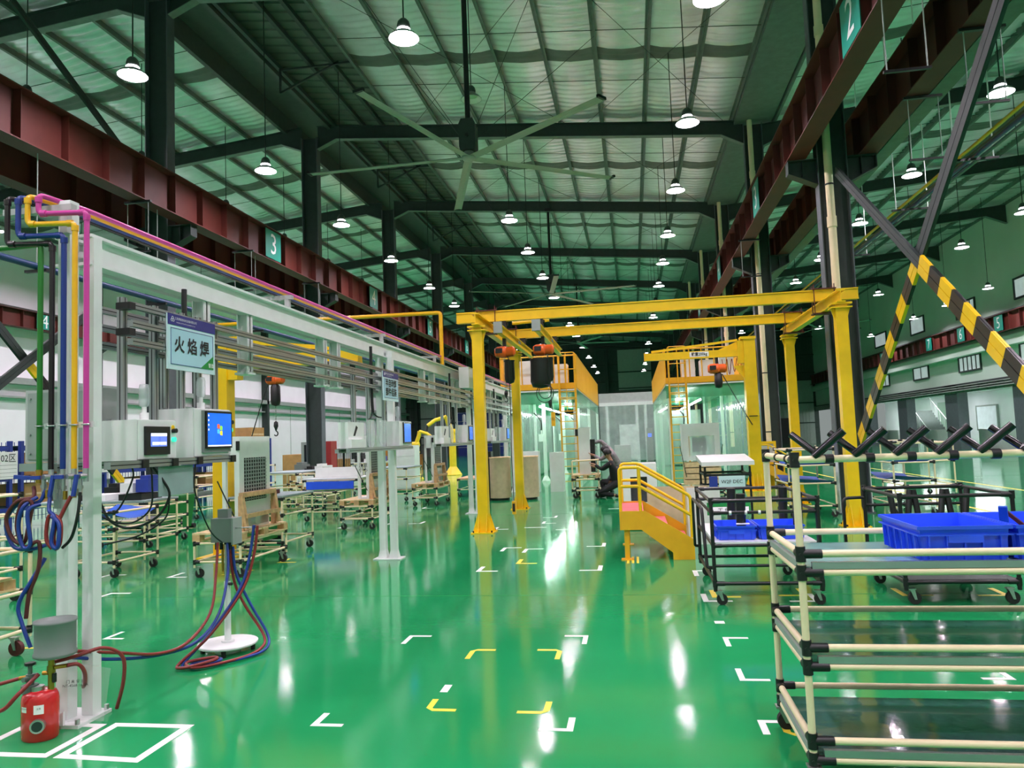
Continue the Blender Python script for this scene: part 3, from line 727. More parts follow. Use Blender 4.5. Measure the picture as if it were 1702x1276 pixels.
# ---- control boxes of station one
def touch_box(name, label, x0, x1, y0, y1, z0, z1, kind):
    t = thing(name, label, 'control box', ((x0+x1)/2, (y0+y1)/2, z0))
    B(x0, x1-.012, y0, y1, z0, z1).build('housing', 'white_paint', t)
    d = B(x1-.01, x1, y0+.006, y1-.006, z0+.006, z1-.006).build('door', 'white_paint', t)
    X = x1
    if kind == 'hmi':
        a, b, c, e = y0+.055, y1-.10, z0+.03, z1-.045
        bz = B(X, X+.018, a, b, c, e).build('bezel', 'black', t)
        s = B(X+.018, X+.02, a+.045, b-.04, c+.055, e-.045).build('screen', 'screen_lilac', bz)
        B(X+.02, X+.0205, a+.045, b-.04, e-.065, e-.045).build('screen_bar', 'screen_white', bz)
        B(X+.02, X+.0205, a+.06, b-.045, c+.065, c+.085).build('screen_bar', 'screen_white', bz)
        text('screen_text', '▯', .05, (X+.0206, (a+b)/2+.005, (c+e)/2), (0,1,0), (0,0,1), 'sign_navy', bz)
        yb = y1-.045
    else:
        a, b, c, e = y0+.10, y1-.045, z0+.06, z1-.02
        B(X, X+.02, a-.015, b+.005, c-.03, e+.005).build('monitor_frame', 'mid_grey', t)
        bz = B(X+.02, X+.034, a, b, c, e).build('bezel', 'black_gloss', t)
        B(X+.034, X+.0345, a+.014, b-.014, c+.014, e-.014).build('screen', 'screen_blue', bz)
        ym = (a+b)/2; zm = (c+e)/2
        # four coloured waving flag panes
        for col, s, u in (('flag_red', -1, 1), ('flag_green', 1, 1), ('flag_blue', -1, -1), ('flag_yellow', 1, -1)):
            cy = ym+s*.019; cz = zm+u*.019-(.006*s)
            MB().prism([(cy-.016, cz-.014), (cy+.016, cz-.018), (cy+.017, cz+.013), (cy, cz+.018), (cy-.016, cz+.015)], 'x', X+.0346, X+.0352).build('logo_pane', col, bz)
        ic = MB()
        for i in range(4): ic.box(X+.0346, X+.035, a+.02, a+.032, e-.04-i*.035, e-.026-i*.035)
        ic.box(X+.0346, X+.035, a+.014, b-.014, c+.014, c+.024)
        ic.build('desktop_icon', 'screen_white', bz)
        yb = y1-.022
    zz = z0+.13 if kind == 'hmi' else z0+.2
    MB().cyl((X, yb, zz+.06), (X+.03, yb, zz+.06), .016, 10).build('selector_switch', 'black', t)
    MB().cyl((X, yb, zz+.082), (X+.004, yb, zz+.082), .018, 10).build('yellow_ring', 'yellow', t)
    MB().cyl((X, yb, zz), (X+.02, yb, zz), .017, 12).build('push_button', 'lamp_teal', t, label='teal lit push button')
    B(x0+.03, x0+.05, y0+.02, y0+.05, z1, z1+.012).build('lifting_lug', 'mid_grey', t); B(x0+.03, x0+.05, y1-.05, y1-.02, z1, z1+.012).build('lifting_lug', 'mid_grey', t)
    bx_, by_ = x1-.08, y0+(y1-y0)*.42
    bs = MB().cyl((bx_, by_, z1), (bx_, by_, z1+.05), .03, 10).cyl((bx_, by_, z1+.05), (bx_, by_, z1+.09), .016, 8).build('beacon_base', 'white_paint', t)
    MB().lathe((bx_, by_, z1+.09), [(.024, 0), (.034, .02), (.034, .12), (.028, .15), (.0, .155)], 12).build('beacon', 'acrylic', t, label='clear signal beacon')
    return t
touch_box('touch_panel_box', 'pale control box with small lilac touch panel, first on the shelf rail', -3.42, -3.14, 4.39, 4.80, 1.552, 1.815, 'hmi')
touch_box('computer_box', 'pale control box with large blue computer screen, second on the shelf rail', -3.44, -3.14, 5.02, 5.52, 1.552, 1.91, 'pc')
t = thing('grey_cabinet', 'flat grey electrical cabinet behind the coloured pipes at the far left', 'cabinet', (-4.0, 4.6, 1.56))
B(-4.17, -3.6, 4.62, 4.85, 1.56, 2.06).build('housing', 'wall_sheet', t)
B(-4.145, -3.62, 4.61, 4.62, 1.58, 2.04).build('door', 'grey_paint', t)
for z in (1.62, 1.75, 2.0): MB().cyl((-4.12, 4.61, z), (-4.12, 4.60, z), .007, 8).build('door_stud', 'steel', t)
B(-4.2, -3.55, 4.6, 4.9, 1.50, 1.555).build('support_rail', 'alu', t)
# sign boards
def hang_sign(label, x, y0, y1, z0, z1, main, mode, ms):
    t = thing('hanging_sign', label, 'sign', (x, y0, z0), 'station signs')
    B(x-.012, x, y0, y1, z0, z1).build('board', 'sign_body', t)
    hz = z1-(z1-z0)*.2
    hd = B(x, x+.004, y0, y1, hz, z1).build('header', 'sign_navy', t)
    text('header_text', '江苏焊接自动化设备有限公司', .021 if mode else .03, (x+.005, y0+(y1-y0)*.35, (hz+z1)/2+.008), (0,1,0), (0,0,1), 'ink_white', hd)
    text('header_text', 'WELDING AUTOMATION EQUIPMENT CO LTD', .011, (x+.005, y0+(y1-y0)*.35, (hz+z1)/2-.018), (0,1,0), (0,0,1), 'ink_white', hd)
    lg = MB()
    for a in (90, 210, 330):
        cy = y0+.05+.011*math.cos(math.radians(a)); cz = (hz+z1)/2+.011*math.sin(math.radians(a))
        lg.tube([(x+.0055, cy+.01*math.cos(2*PI*i/10), cz+.01*math.sin(2*PI*i/10)) for i in range(10)], .0018, 4, closed=True)
    lg.build('emblem', 'ink_white', hd)
    fc = B(x, x+.003, y0+.03, y1-.03, z0+.035, hz-.02).build('face', 'sign_face', t)
    fr = MB()
    for a in ((y0+.03, y1-.03, z0+.035, z0+.039), (y0+.03, y1-.03, hz-.024, hz-.02), (y0+.03, y0+.034, z0+.035, hz-.02), (y1-.034, y1-.03, z0+.035, hz-.02)): fr.box(x+.003, x+.005, *a)
    fr.build('frame_line', 'sign_navy', t)
    if mode:
        MB().prism([(y1-.03, z0+.035), (y1-.03, z0+.14), (y1-.2, z0+.035)], 'x', x+.003, x+.006).build('corner_flag', 'sign_green', t)
        text('corner_text', '智造', .036, (x+.007, y1-.068, z0+.062), (0,1,0), (0,0,1), 'ink_white', fc, bold=.01)
    text('sign_text', main, ms, (x+.005, (y0+y1)/2-.01, z0+(hz-z0)*.55), (0,1,0), (0,0,1), 'ink', fc, bold=.02)
    h = MB()
    for y in (y0+.1, y1-.1): h.box(x-.05, x-.012, y-.015, y+.015, z0+.1, z1+.02)
    h.build('bracket', 'alu', t)
    return t
hang_sign('pale blue hanging board with navy header reading 火焰焊, nearest sign on the white frame', -3.185, 4.77, 5.37, 2.18, 2.575, '火 焰 焊', 1, .125)
hang_sign('pale blue hanging board with two lines of small black writing, second along', -3.16, 9.3, 9.93, 2.16, 2.54, '半自动焊\n部件组装', 0, .115)
hang_sign('pale hanging board on the third white post pair behind the yellow gantry post', -3.2, 15.0, 15.55, 2.15, 2.5, '检 漏', 0, .1)
# cables on station one
def cable(name, pts, r, m, label, cat='cable', n=6):
    return tag(MB().tube(spline(pts, 6), r, n).build(name, m), label, cat)
cable('black_cable', [(-3.2, 4.62, 1.5), (-3.16, 4.66, 1.42), (-3.13, 4.7, 1.3), (-3.2, 4.66, 1.16), (-3.35, 4.6, 1.1), (-3.5, 4.6, 1.15), (-3.58, 4.6, 1.28), (-3.56, 4.5, 1.32)], .009, 'hose_black', 'thick black cable looping below the touch panel box')
cable('black_cable', [(-3.2, 4.6, 1.5), (-3.19, 4.6, 1.4), (-3.22, 4.62, 1.22), (-3.36, 4.6, 1.13), (-3.52, 4.55, 1.18), (-3.57, 4.5, 1.3), (-3.5, 4.45, 1.24), (-3.38, 4.5, 1.22), (-3.3, 4.55, 1.42), (-3.3, 4.55, 1.5)], .006, 'hose_black', 'thinner black cable coiled inside the loop below the touch panel box')
cable('black_cable', [(-3.13, 4.7, 1.28), (-3.2, 4.75, 1.14), (-3.4, 4.75, 1.03), (-3.62, 4.7, .98)], .006, 'hose_black', 'black cable swinging low left under the touch panel box')
cable('black_cable', [(-3.15, 5.04, 1.5), (-3.16, 5.05, 1.3), (-3.2, 5.3, 1.0), (-3.27, 5.6, .86)], .006, 'hose_black', 'black cable hanging from the computer box down to the stand box')
cable('black_cable', [(-3.3, 5.15, 2.82), (-3.3, 5.15, 2.65), (-3.3, 5.18, 2.4)], .02, 'black', 'black cable bundle dropping behind the 火焰焊 sign')
t = tag(B(-3.16, -3.155, 4.62, 5.02, 1.30, 1.50).build('instruction_sheet', 'canvas'), 'greyish wrapped sheet hanging under the computer box rail', 'sheet')

# ---- following stations on the frame
def station(y0, n, o):
    t = thing('station_shelf', 'aluminium station shelf with pale boxes hung on the white frame, %s one from the camera' % o, 'shelf', (-3.3, y0, 1.5), 'hung station shelves')
    L = 2.45
    for x in (-3.165, -3.3): profile((x, y0, 1.53), (x, y0+L, 1.53), .045, t, 'shelf_rail')
    for yy in (y0+.55, y0+1.05, y0+1.65): profile((-3.3, y0+yy-y0, 1.553), (-3.3, yy, 2.5), .045, t, 'alu_upright')
    B(-3.28, -3.19, y0+.05, y0+L-.05, 1.553, 1.56).build('shelf_board', 'alu', t)
    d = MB().box(-3.32, -3.16, y0+.1, y0+.55, 1.56, 1.66); d.box(-3.32, -3.2, y0+.1, y0+.62, 1.66, 1.86)
    dd_ = d.build('dispenser_box', 'white_paint', t)
    MB().prism([(y0+.26, 1.70), (y0+.31, 1.70), (y0+.4, 1.80), (y0+.35, 1.82)], 'x', -3.2, -3.196).build('slot_mark', 'ink', dd_)
    for yy in (y0+.9, y0+1.35): MB().prism([(yy-.13, 1.62), (yy-.08, 1.56), (yy+.08, 1.56), (yy+.13, 1.62), (yy+.13, 1.9), (yy-.13, 1.9)], 'x', -3.22, -3.215).build('drip_guard', 'acrylic', t)
    sc = B(-3.35, -3.15, y0+1.85, y0+2.4, 1.56, 1.9).build('screen_box', 'white_paint', t)
    B(-3.15, -3.13, y0+2.0, y0+2.34, 1.59, 1.885).build('bezel', 'black_gloss', sc); B(-3.13, -3.129, y0+2.02, y0+2.32, 1.61, 1.865).build('screen', 'screen_blue', sc)
    b = MB().lathe((-3.25, y0+2.1, 1.9), [(.03, 0), (.02, .06), (.034, .08), (.034, .2), (0, .22)], 10).build('beacon', 'acrylic', t)
    MB().tube(spline([(-3.3, y0+1.2, 2.86), (-3.3, y0+1.2, 2.2), (-3.29, y0+1.2, 2.0)], 4), .02, 6).tube(spline([(-3.29, y0+1.2, 2.0), (-3.27, y0+1.05, 1.93), (-3.25, y0+.9, 1.9)], 4), .01, 5).tube(spline([(-3.29, y0+1.2, 2.0), (-3.27, y0+1.3, 1.95), (-3.25, y0+1.4, 1.94)], 4), .01, 5).build('cable_drop', 'black', t)
    return t
st = station(8.05, 0, 'second')
for k, (y, x) in enumerate(((12.4, -.03), (17.3, -.1))): 
    st2 = dup(st, (-3.3+x, y, 1.5), 'aluminium station shelf with pale boxes hung on the white frame, %s one from the camera' % ORD[k+2])
t = tag(B(-3.3, -3.1, 14.25, 15.0, 2.62, 3.03).build('white_junction_box', 'white_paint'), 'tall white box on the frame top just left of the yellow gantry post', 'box')
B(-3.1, -3.095, 14.62, 14.64, 2.64, 3.01).build('door_gap', 'mid_grey', t)

# ================================================================= HOSES, TANK, STAND
cable('coiled_hose', [(-3.47, 4.0, 1.40), (-3.5, 3.98, 1.33), (-3.6, 3.95, 1.33), (-3.69, 3.95, 1.22), (-3.64, 3.95, 1.08), (-3.52, 3.95, 1.06), (-3.44, 3.98, 1.08)], .0115, 'hose_blue', 'blue hose in the large coil left of the near white post', 'hose')
cable('coiled_hose', [(-3.55, 4.0, 1.42), (-3.52, 3.96, 1.36), (-3.6, 3.93, 1.34), (-3.67, 3.93, 1.24), (-3.62, 3.93, 1.12), (-3.55, 3.93, 1.1), (-3.52, 3.93, 1.2), (-3.5, 3.93, 1.33), (-3.55, 3.91, 1.33), (-3.58, 3.91, 1.2), (-3.53, 3.91, 1.08), (-3.47, 3.95, 1.1), (-3.47, 3.95, .95), (-3.53, 3.95, .8), (-3.55, 3.95, .66)], .0115, 'rubber_red', 'dark red hose twisted in the coil left of the near white post', 'hose')
cable('coiled_hose', [(-3.5, 3.97, 1.36), (-3.53, 3.9, 1.31), (-3.56, 3.9, 1.2), (-3.53, 3.9, 1.08), (-3.48, 3.9, 1.1), (-3.5, 3.9, 1.28), (-3.46, 3.95, 1.32)], .0115, 'hose_blue', 'blue hose in the narrow inner coil left of the near white post', 'hose')
cable('coiled_hose', [(-3.47, 4.0, 1.0), (-3.5, 3.95, .9), (-3.58, 3.93, .75), (-3.56, 3.93, .64), (-3.5, 3.93, .5)], .0115, 'hose_blue', 'blue hose dropping behind the grey canister', 'hose')
cable('coiled_hose', [(-3.3, 4.0, 1.36), (-3.34, 3.97, 1.25), (-3.37, 3.95, 1.15), (-3.36, 3.95, 1.06), (-3.33, 3.95, 1.1), (-3.34, 3.96, 1.22), (-3.41, 3.96, 1.25), (-3.42, 3.95, 1.12), (-3.38, 3.95, 1.06)], .0115, 'hose_red', 'red hose coiled between the two near white posts', 'hose')
cable('coiled_hose', [(-3.44, 4.0, 1.36), (-3.42, 3.97, 1.28), (-3.36, 3.94, 1.24), (-3.37, 3.93, 1.1), (-3.33, 3.93, 1.07), (-3.33, 3.94, 1.2), (-3.38, 3.94, 1.25)], .0115, 'hose_blue', 'blue hose coiled between the two near white posts', 'hose')
cable('black_hose', [(-3.24, 4.0, 1.38), (-3.24, 3.98, 1.25), (-3.28, 3.98, 1.12), (-3.34, 3.98, 1.06)], .009, 'hose_black', 'black hose curving across the right near white post', 'hose')
# red tank
T = thing('gas_tank', 'squat red tank with round gauge and valves standing in a white floor box', 'tank', (-3.425, 3.9, 0))
def oval(cx, cy, z, a, b, n=24): return [(cx+a*math.cos(2*PI*k/n), cy+b*math.sin(2*PI*k/n), z) for k in range(n)]
q = MB(); prof = [(0, .9), (.012, 1), (.215, 1), (.24, .96), (.262, .84), (.272, .6), (.275, .2)]; n = 24; vs = []
for z, s in prof: vs += oval(-3.425, 3.92, z, .103*s, .085*s)
q.add(vs, [(i*n+k, i*n+(k+1) % n, (i+1)*n+(k+1) % n, (i+1)*n+k) for i in range(len(prof)-1) for k in range(n)], True)
q.add(vs[-n:], [tuple(range(n))]); q.add(vs[:n], [tuple(range(n-1,-1,-1))]); q.build('body', 'tank_red', T)
def onoval(a): return (-3.425+.1035*math.cos(a), 3.92+.0855*math.sin(a))
for a0, a1, z0, z1, m, tx in ((math.radians(238), math.radians(262), .165, .195, 'ink_white', '液体助焊剂'), (math.radians(286), math.radians(316), .155, .205, 'ink_white', '注意')):
    vs = []
    for i in range(6):
        x, y = onoval(a0+(a1-a0)*i/5); vs += [(x, y, z0), (x, y, z1)]
    lb = MB().add(vs, [(2*i, 2*i+2, 2*i+3, 2*i+1) for i in range(5)]).build('label_plate', m, T, label='white label')
    am = (a0+a1)/2; x, y = onoval(am)
    tx_, ty_ = -math.sin(am)*.103, math.cos(am)*.085
    text('label_text', tx, .012, (x, y, (z0+z1)/2+.006), (tx_, ty_, 0), (0,0,1), 'ink', lb, depth=.003)
x, y = onoval(math.radians(300)); d = Vector((math.cos(math.radians(300))/.103, math.sin(math.radians(300))/.085, 0)).normalized(); c = Vector((x, y, .095))
g = MB().cyl(c-d*.01, c+d*.022, .038, 20).build('gauge_window', 'steel', T, label='round sight gauge')
MB().cyl(c+d*.022, c+d*.024, .028, 18).build('gauge_glass', 'dark_glass', g)
MB().cyl((-3.425, 3.9, .27), (-3.425, 3.9, .295), .034, 14).build('filler_cap', 'steel', T)
MB().cyl((-3.475, 3.9, .26), (-3.475, 3.9, .30), .045, 14).cyl((-3.475, 3.9, .3), (-3.475, 3.9, .36), .022, 10).cyl((-3.475, 3.9, .36), (-3.475, 3.9, .41), .012, 8).cyl((-3.475, 3.85, .34), (-3.475, 3.95, .34), .014, 8).build('valve_body', 'purlin', T, label='dark green valve')
MB().cyl((-3.475, 3.9, .41), (-3.475, 3.9, .425), .03, 6).build('handwheel', 'black', T)
MB().cyl((-3.365, 3.93, .26), (-3.365, 3.93, .44), .017, 10).cyl((-3.365, 3.93, .36), (-3.365, 3.93, .40), .023, 6).build('riser_pipe', 'brass', T)
MB().bar((-3.335, 3.92, .31), (-3.335, 3.92, .36), .012, .02).build('valve_lever', 'black', T)
for p_, q_ in (((-3.41, 3.92, .36), (-3.36, 3.93, .36)), ((-3.54, 3.9, .335), (-3.48, 3.9, .345)), ((-3.34, 3.93, .39), (-3.28, 3.95, .395))): MB().cyl(p_, q_, .012, 8).build('hose_coupling', 'brass', T)
cn = MB().lathe((-3.34, 3.93, .455), [(.10, 0), (.112, .008), (.112, .022), (.106, .03), (.106, .185), (.112, .192), (.112, .205), (0, .212)], 28).build('canister', 'mid_grey', T, label='grey cylindrical canister')
cable('red_hose', [(-3.54, 3.9, .335), (-3.7, 3.86, .3), (-3.95, 3.8, .26)], .0115, 'hose_red', 'red hose leaving the red tank to the left edge, upper one', 'hose')
cable('red_hose', [(-3.42, 3.9, .36), (-3.46, 3.8, .28), (-3.54, 3.78, .2), (-3.66, 3.78, .19), (-3.85, 3.8, .23)], .0115, 'hose_red', 'red hose sagging left in front of the red tank, lower one', 'hose')
cable('red_hose', [(-3.28, 3.95, .395), (-3.24, 3.99, .39), (-3.24, 4.04, .33), (-3.3, 4.12, .24), (-3.36, 4.18, .2)], .0115, 'hose_red', 'short red hose from the tank curling to the right near post', 'hose')
cable('red_hose', [(-3.4, 4.0, .4), (-3.3, 4.05, .42), (-3.2, 4.15, .44), (-3.15, 4.25, .36), (-3.18, 4.3, .2), (-3.27, 4.36, .013)], .0115, 'hose_red', 'red hose arching out right from behind the right near post', 'hose')
cable('supply_hose', [(-3.38, 4.02, .46), (-3.3, 4.4, .34), (-3.26, 4.75, .235), (-3.2, 5.0, .24), (-3.2, 5.3, .38), (-3.27, 5.5, .62), (-3.31, 5.6, .86)], .0115, 'hose_red', 'red hose slung from the near white posts to the left side of the stand box', 'hose')
cable('supply_hose', [(-3.4, 4.03, .42), (-3.32, 4.4, .3), (-3.27, 4.8, .215), (-3.19, 5.1, .22), (-3.16, 5.35, .36), (-3.2, 5.55, .62), (-3.24, 5.62, .86)], .0115, 'hose_blue', 'blue hose slung from the near white posts to the stand box', 'hose')
t = tag(MB().add([(-3.3, 4.14, .02), (-3.16, 4.1, .03), (-3.13, 4.12, .33), (-3.33, 4.16, .34), (-3.45, 4.08, .02), (-3.47, 4.08, .36)], [(0,1,2,3), (4,0,3,5)]).build('plastic_film', 'film'), 'clear plastic film wrapped round the foot of the near white posts', 'film')
text('film_text', '门 未 安 装\nNT-4568-16-2A', .022, (-3.335, 4.085, .25), (1, .3, 0), (0,0,1), 'ink', t)
# floor stand
Sx, Sy = -3.26, 5.65
T = thing('hose_stand', 'white pedestal stand with round base and grey junction box', 'stand', (Sx, Sy, 0))
MB().lathe((Sx, Sy, 0), [(.225, .055), (.23, .06), (.23, .072), (.225, .076), (0, .078)], 32).lathe((Sx, Sy, 0), [(.1, 0), (.1, .055)], 16).build('base_disc', 'white_paint', T)
for a in (20, 110, 200, 290): MB().cyl((Sx+.19*math.cos(math.radians(a)), Sy+.19*math.sin(math.radians(a)), 0), (Sx+.19*math.cos(math.radians(a)), Sy+.19*math.sin(math.radians(a)), .056), .018, 8).build('foot', 'rubber', T)
MB().cyl((Sx, Sy, .078), (Sx, Sy, .09), .05, 16).cyl((Sx, Sy, .09), (Sx, Sy, .55), .025, 12).build('pole', 'white_paint', T)
MB().cyl((Sx, Sy, .55), (Sx, Sy, .84), .02, 12).build('inner_pole', 'steel', T)
MB().cyl((Sx+.02, Sy-.01, .53), (Sx+.05, Sy-.02, .53), .012, 8).build('lock_knob', 'black', T)
B(-3.37, -3.2, Sy-.05, Sy+.1, .86, 1.05).build('junction_box', 'mid_grey', T); B(-3.365, -3.205, Sy-.053, Sy-.05, .865, 1.045).build('box_cover', 'mid_grey', T)
B(-3.2, -3.185, Sy-.04, Sy+.1, .84, 1.05).build('back_plate', 'grey_paint', T)
q = MB()
for x in (-3.35, -3.31, -3.27, -3.23): q.cyl((x, Sy, .80), (x, Sy, .86), .014, 8)
q.build('gland', 'black', T); B(-3.34, -3.25, Sy, Sy+.06, 1.05, 1.12).build('perforated_bracket', 'mid_grey', T)
q = MB()
for x in (-3.31, -3.28): q.cyl((x, Sy+.02, .62), (x, Sy+.02, .84), .01, 6)
q.build('conduit', 'brass', T); MB().cyl((-3.185, Sy, .97), (-3.0, Sy, .972), .006, 6).build('hose_arm', 'steel', T)
cable('stand_hose', [(-3.02, 5.64, .99), (-3.05, 5.62, .75), (-3.1, 5.55, .5), (-3.25, 5.35, .2), (-3.37, 5.22, .03), (-3.3, 5.16, .02), (-3.18, 5.2, .03), (-3.12, 5.3, .035), (-3.18, 5.35, .03), (-3.32, 5.25, .02), (-3.2, 5.17, .02), (-3.0, 5.4, .02), (-2.92, 5.6, .03), (-2.97, 5.75, .1), (-3.1, 5.72, .35), (-3.2, 5.68, .6), (-3.215, 5.66, .82)], .0115, 'hose_blue', 'blue hose looping over the stand arm and coiled on the floor before its base', 'hose')
cable('stand_hose', [(-2.99, 5.64, .985), (-3.02, 5.63, .75), (-3.08, 5.56, .5), (-3.23, 5.36, .21), (-3.39, 5.2, .035), (-3.33, 5.13, .025), (-3.2, 5.16, .045), (-3.13, 5.26, .055), (-3.2, 5.33, .045), (-3.34, 5.22, .04), (-3.22, 5.14, .025), (-3.02, 5.37, .025), (-2.95, 5.58, .04), (-3.0, 5.74, .1), (-3.14, 5.7, .35), (-3.22, 5.68, .55), (-3.24, 5.66, .82)], .0115, 'hose_red', 'red hose looping over the stand arm and coiled on the floor before its base', 'hose')
LMARKS = [
(-1.91, 6.14, 1, -1, 0.19, 0.25, 'tape_white', 0.038, False),
(-0.43, 6.16, -1, -1, 0.19, 0.25, 'tape_white', 0.038, False),
(-1.3, 5.75, 1, -1, 0.19, 0.25, 'tape_yellow', 0.038, True),
(-0.6, 5.76, -1, -1, 0.19, 0.25, 'tape_yellow', 0.038, True),
(-1.31, 4.45, 1, 1, 0.19, 0.2, 'tape_yellow', 0.038, True),
(-0.56, 4.44, -1, 1, 0.19, 0.2, 'tape_yellow', 0.038, True),
(-0.4, 4.19, -1, 1, 0.19, 0.2, 'tape_white', 0.038, False),
(-1.91, 4.18, 1, 1, 0.19, 0.2, 'tape_white', 0.038, False),
(0.61, 6.12, 1, -1, 0.19, 0.25, 'tape_white', 0.038, False),
(0.6, 5.08, 1, 1, 0.19, 0.25, 'tape_white', 0.038, False),
(0.6, 4.41, 1, -1, 0.19, 0.2, 'tape_white', 0.038, False),
(0.71, 4.2, 1, 1, 0.19, 0.2, 'tape_yellow', 0.038, True),
(-0.44, 9.06, -1, 1, 0.27, 0.35, 'tape_white', 0.0532, False),
(-1.97, 9.07, 1, 1, 0.27, 0.35, 'tape_white', 0.0532, False),
(-1.56, 9.6, 1, 1, 0.27, 0.35, 'tape_yellow', 0.0532, False),
(-1.96, 11.03, 1, -1, 0.27, 0.35, 'tape_white', 0.0532, False),
(-1.62, 10.88, 1, -1, 0.27, 0.35, 'tape_white', 0.0532, False),
(-0.47, 11.0, -1, 1, 0.27, 0.35, 'tape_white', 0.0532, False),
(0.58, 7.37, 1, 1, 0.27, 0.35, 'tape_white', 0.0532, False),
(0.68, 7.55, 1, 1, 0.27, 0.35, 'tape_yellow', 0.0532, False),
(0.6, 9.01, 1, -1, 0.27, 0.35, 'tape_white', 0.0532, False),
(1.63, 7.35, -1, 1, 0.27, 0.35, 'tape_white', 0.0532, False),
(1.58, 7.61, -1, 1, 0.27, 0.35, 'tape_yellow', 0.0532, False),
(-4.63, 5.98, 1, 1, 0.19, 0.25, 'tape_white', 0.038, False),
(-5.01, 5.68, -1, 1, 0.19, 0.25, 'tape_yellow', 0.038, False),
(-6.03, 7.94, 1, -1, 0.27, 0.35, 'tape_white', 0.0532, False),
(-5.96, 8.86, 1, 1, 0.27, 0.35, 'tape_white', 0.0532, False),
(-6.96, 9.12, 1, -1, 0.27, 0.35, 'tape_white', 0.0532, False),
(-4.98, 9.92, 1, 1, 0.27, 0.35, 'tape_yellow', 0.0532, False),
(-5.02, 9.02, -1, 1, 0.27, 0.35, 'tape_yellow', 0.0532, False),
(-5.72, 13.88, 1, 1, 0.27, 0.35, 'tape_white', 0.0532, False),
(-4.91, 14.33, 1, 1, 0.27, 0.35, 'tape_white', 0.0532, False),
(-5.12, 17.65, 1, 1, 0.27, 0.35, 'tape_white', 0.0532, False),
(2.41, 7.59, 1, 1, 0.27, 0.35, 'tape_yellow', 0.0532, False),
(3.33, 7.57, -1, 1, 0.27, 0.35, 'tape_yellow', 0.0532, False),
(2.26, 5.16, -1, 1, 0.19, 0.25, 'tape_white', 0.038, False),
(-4.19, 14.41, -1, 1, 0.27, 0.35, 'tape_white', 0.0532, False),
(-1.76, 14.0, 1, 1, 0.27, 0.35, 'tape_white', 0.0532, False),
(-1.12, 13.02, -1, 1, 0.27, 0.35, 'tape_white', 0.0532, False),
(-1.58, 14.99, -1, 1, 0.27, 0.35, 'tape_white', 0.0532, False),
(-2.53, 13.23, 1, 1, 0.27, 0.35, 'tape_white', 0.0532, False),
]
TAPES = [(-1.30,-1.25,4.78,4.92), (.6,.68,6.55,6.63), (-2.0,-1.6,13.4,13.46), (-.6,-.2,16.5,16.56)]
# ================================================================= YELLOW GANTRY
G = thing('gantry_frame', 'large yellow freestanding gantry frame spanning the aisle', 'gantry', (.4, 12.8, 0))
posts = [(-2.61, 12.84), (3.42, 12.75), (-2.59, 16.95), (3.40, 16.7)]
for x, y in posts:
    q = MB().box(x-.09, x+.09, y-.09, y+.09, .02, 3.56)
    p = q.build('post', 'yellow', G)
    g = MB()
    for s in (-1, 1):
        for o in (-.07, .07):
            g.prism([(x+s*.09, .02), (x+s*.185, .02), (x+s*.09, .34)], 'y', y+o-.005, y+o+.005)
            g.add([(x+o-.005, y+s*.09, .02), (x+o+.005, y+s*.09, .02), (x+o+.005, y+s*.185, .02), (x+o-.005, y+s*.185, .02), (x+o-.005, y+s*.09, .34), (x+o+.005, y+s*.09, .34)], [(0,1,5,4), (1,2,5), (0,4,3), (2,3,4,5)])
    g.build('gusset', 'yellow', p)
    B(x-.2, x+.2, y-.2, y+.2, 0, .02).build('base_plate', 'yellow', p)
    a = MB()
    for sx in (-.16, .16):
        for sy in (-.16, .16): a.cyl((x+sx, y+sy, .02), (x+sx, y+sy, .05), .015, 6)
    a.build('anchor_bolt', 'black', p)
    c = MB().box(x-.16, x+.16, y-.12, y+.12, 3.56, 3.59); c.box(x-.16, x+.16, y-.12, y+.12, 3.5, 3.52)
    for s in (-1, 1): c.prism([(x+s*.09, 3.3), (x+s*.15, 3.5), (x+s*.09, 3.5)], 'y', y-.01, y+.01)
    c.build('cap_plate', 'yellow', p)
for x in (-2.6, 3.41):
    b = MB().ibeam((x, 12.6, 3.69), (x, 17.25, 3.69), .13, .2, .02, .014).build('side_beam', 'yellow', G)
for y, xa, xb in ((13.7, -3.17, 3.98), (16.25, -2.85, 3.75)):
    b = MB().ibeam((xa, y, 3.89), (xb, y, 3.89), .13, .2, .022, .09).build('cross_beam', 'yellow', G)
    for x in (-2.6, 3.41):
        c = MB().box(x-.2, x+.2, y-.1, y+.1, 3.99, 4.01)
        for sx in (-.17, .17):
            for sy in (-.08, .08): c.cyl((x+sx, y+sy, 3.55), (x+sx, y+sy, 4.08), .009, 6)
        c.box(x-.2, x+.2, y-.1, y+.1, 3.56, 3.58)
        c.build('clamp', 'red_oxide', b, label='rusty clamp plates and rods')
MB().cyl((-2.3, 14.9, 3.93), (-1.55, 14.9, 3.95), .035, 8).build('tie_pipe', 'yellow', G)
def bridge(x, label):
    t = thing('hoist_bridge', label, 'beam', (x, 13.1, 3.5), 'hoist bridges')
    MB().ibeam((x, 13.15, 3.58), (x, 17.6, 3.58), .1, .16, .016, .012).build('girder', 'yellow', t)
    B(x-.075, x+.075, 13.06, 13.15, 3.49, 3.69).build('end_stop', 'grey_paint', t)
    for y in (13.7, 16.25):
        q = MB().box(x-.06, x+.06, y-.05, y+.05, 3.66, 3.79); q.cyl((x-.09, y, 3.74), (x+.09, y, 3.74), .03, 8)
        q.build('trolley', 'black', t)
    B(x+.052, x+.056, 15.2, 15.5, 3.55, 3.62).build('name_plate', 'mid_grey', t)
    return t
bridge(-2.29, 'short yellow hoist bridge under the gantry, left of two'); bridge(-1.60, 'short yellow hoist bridge under the gantry, right of two')
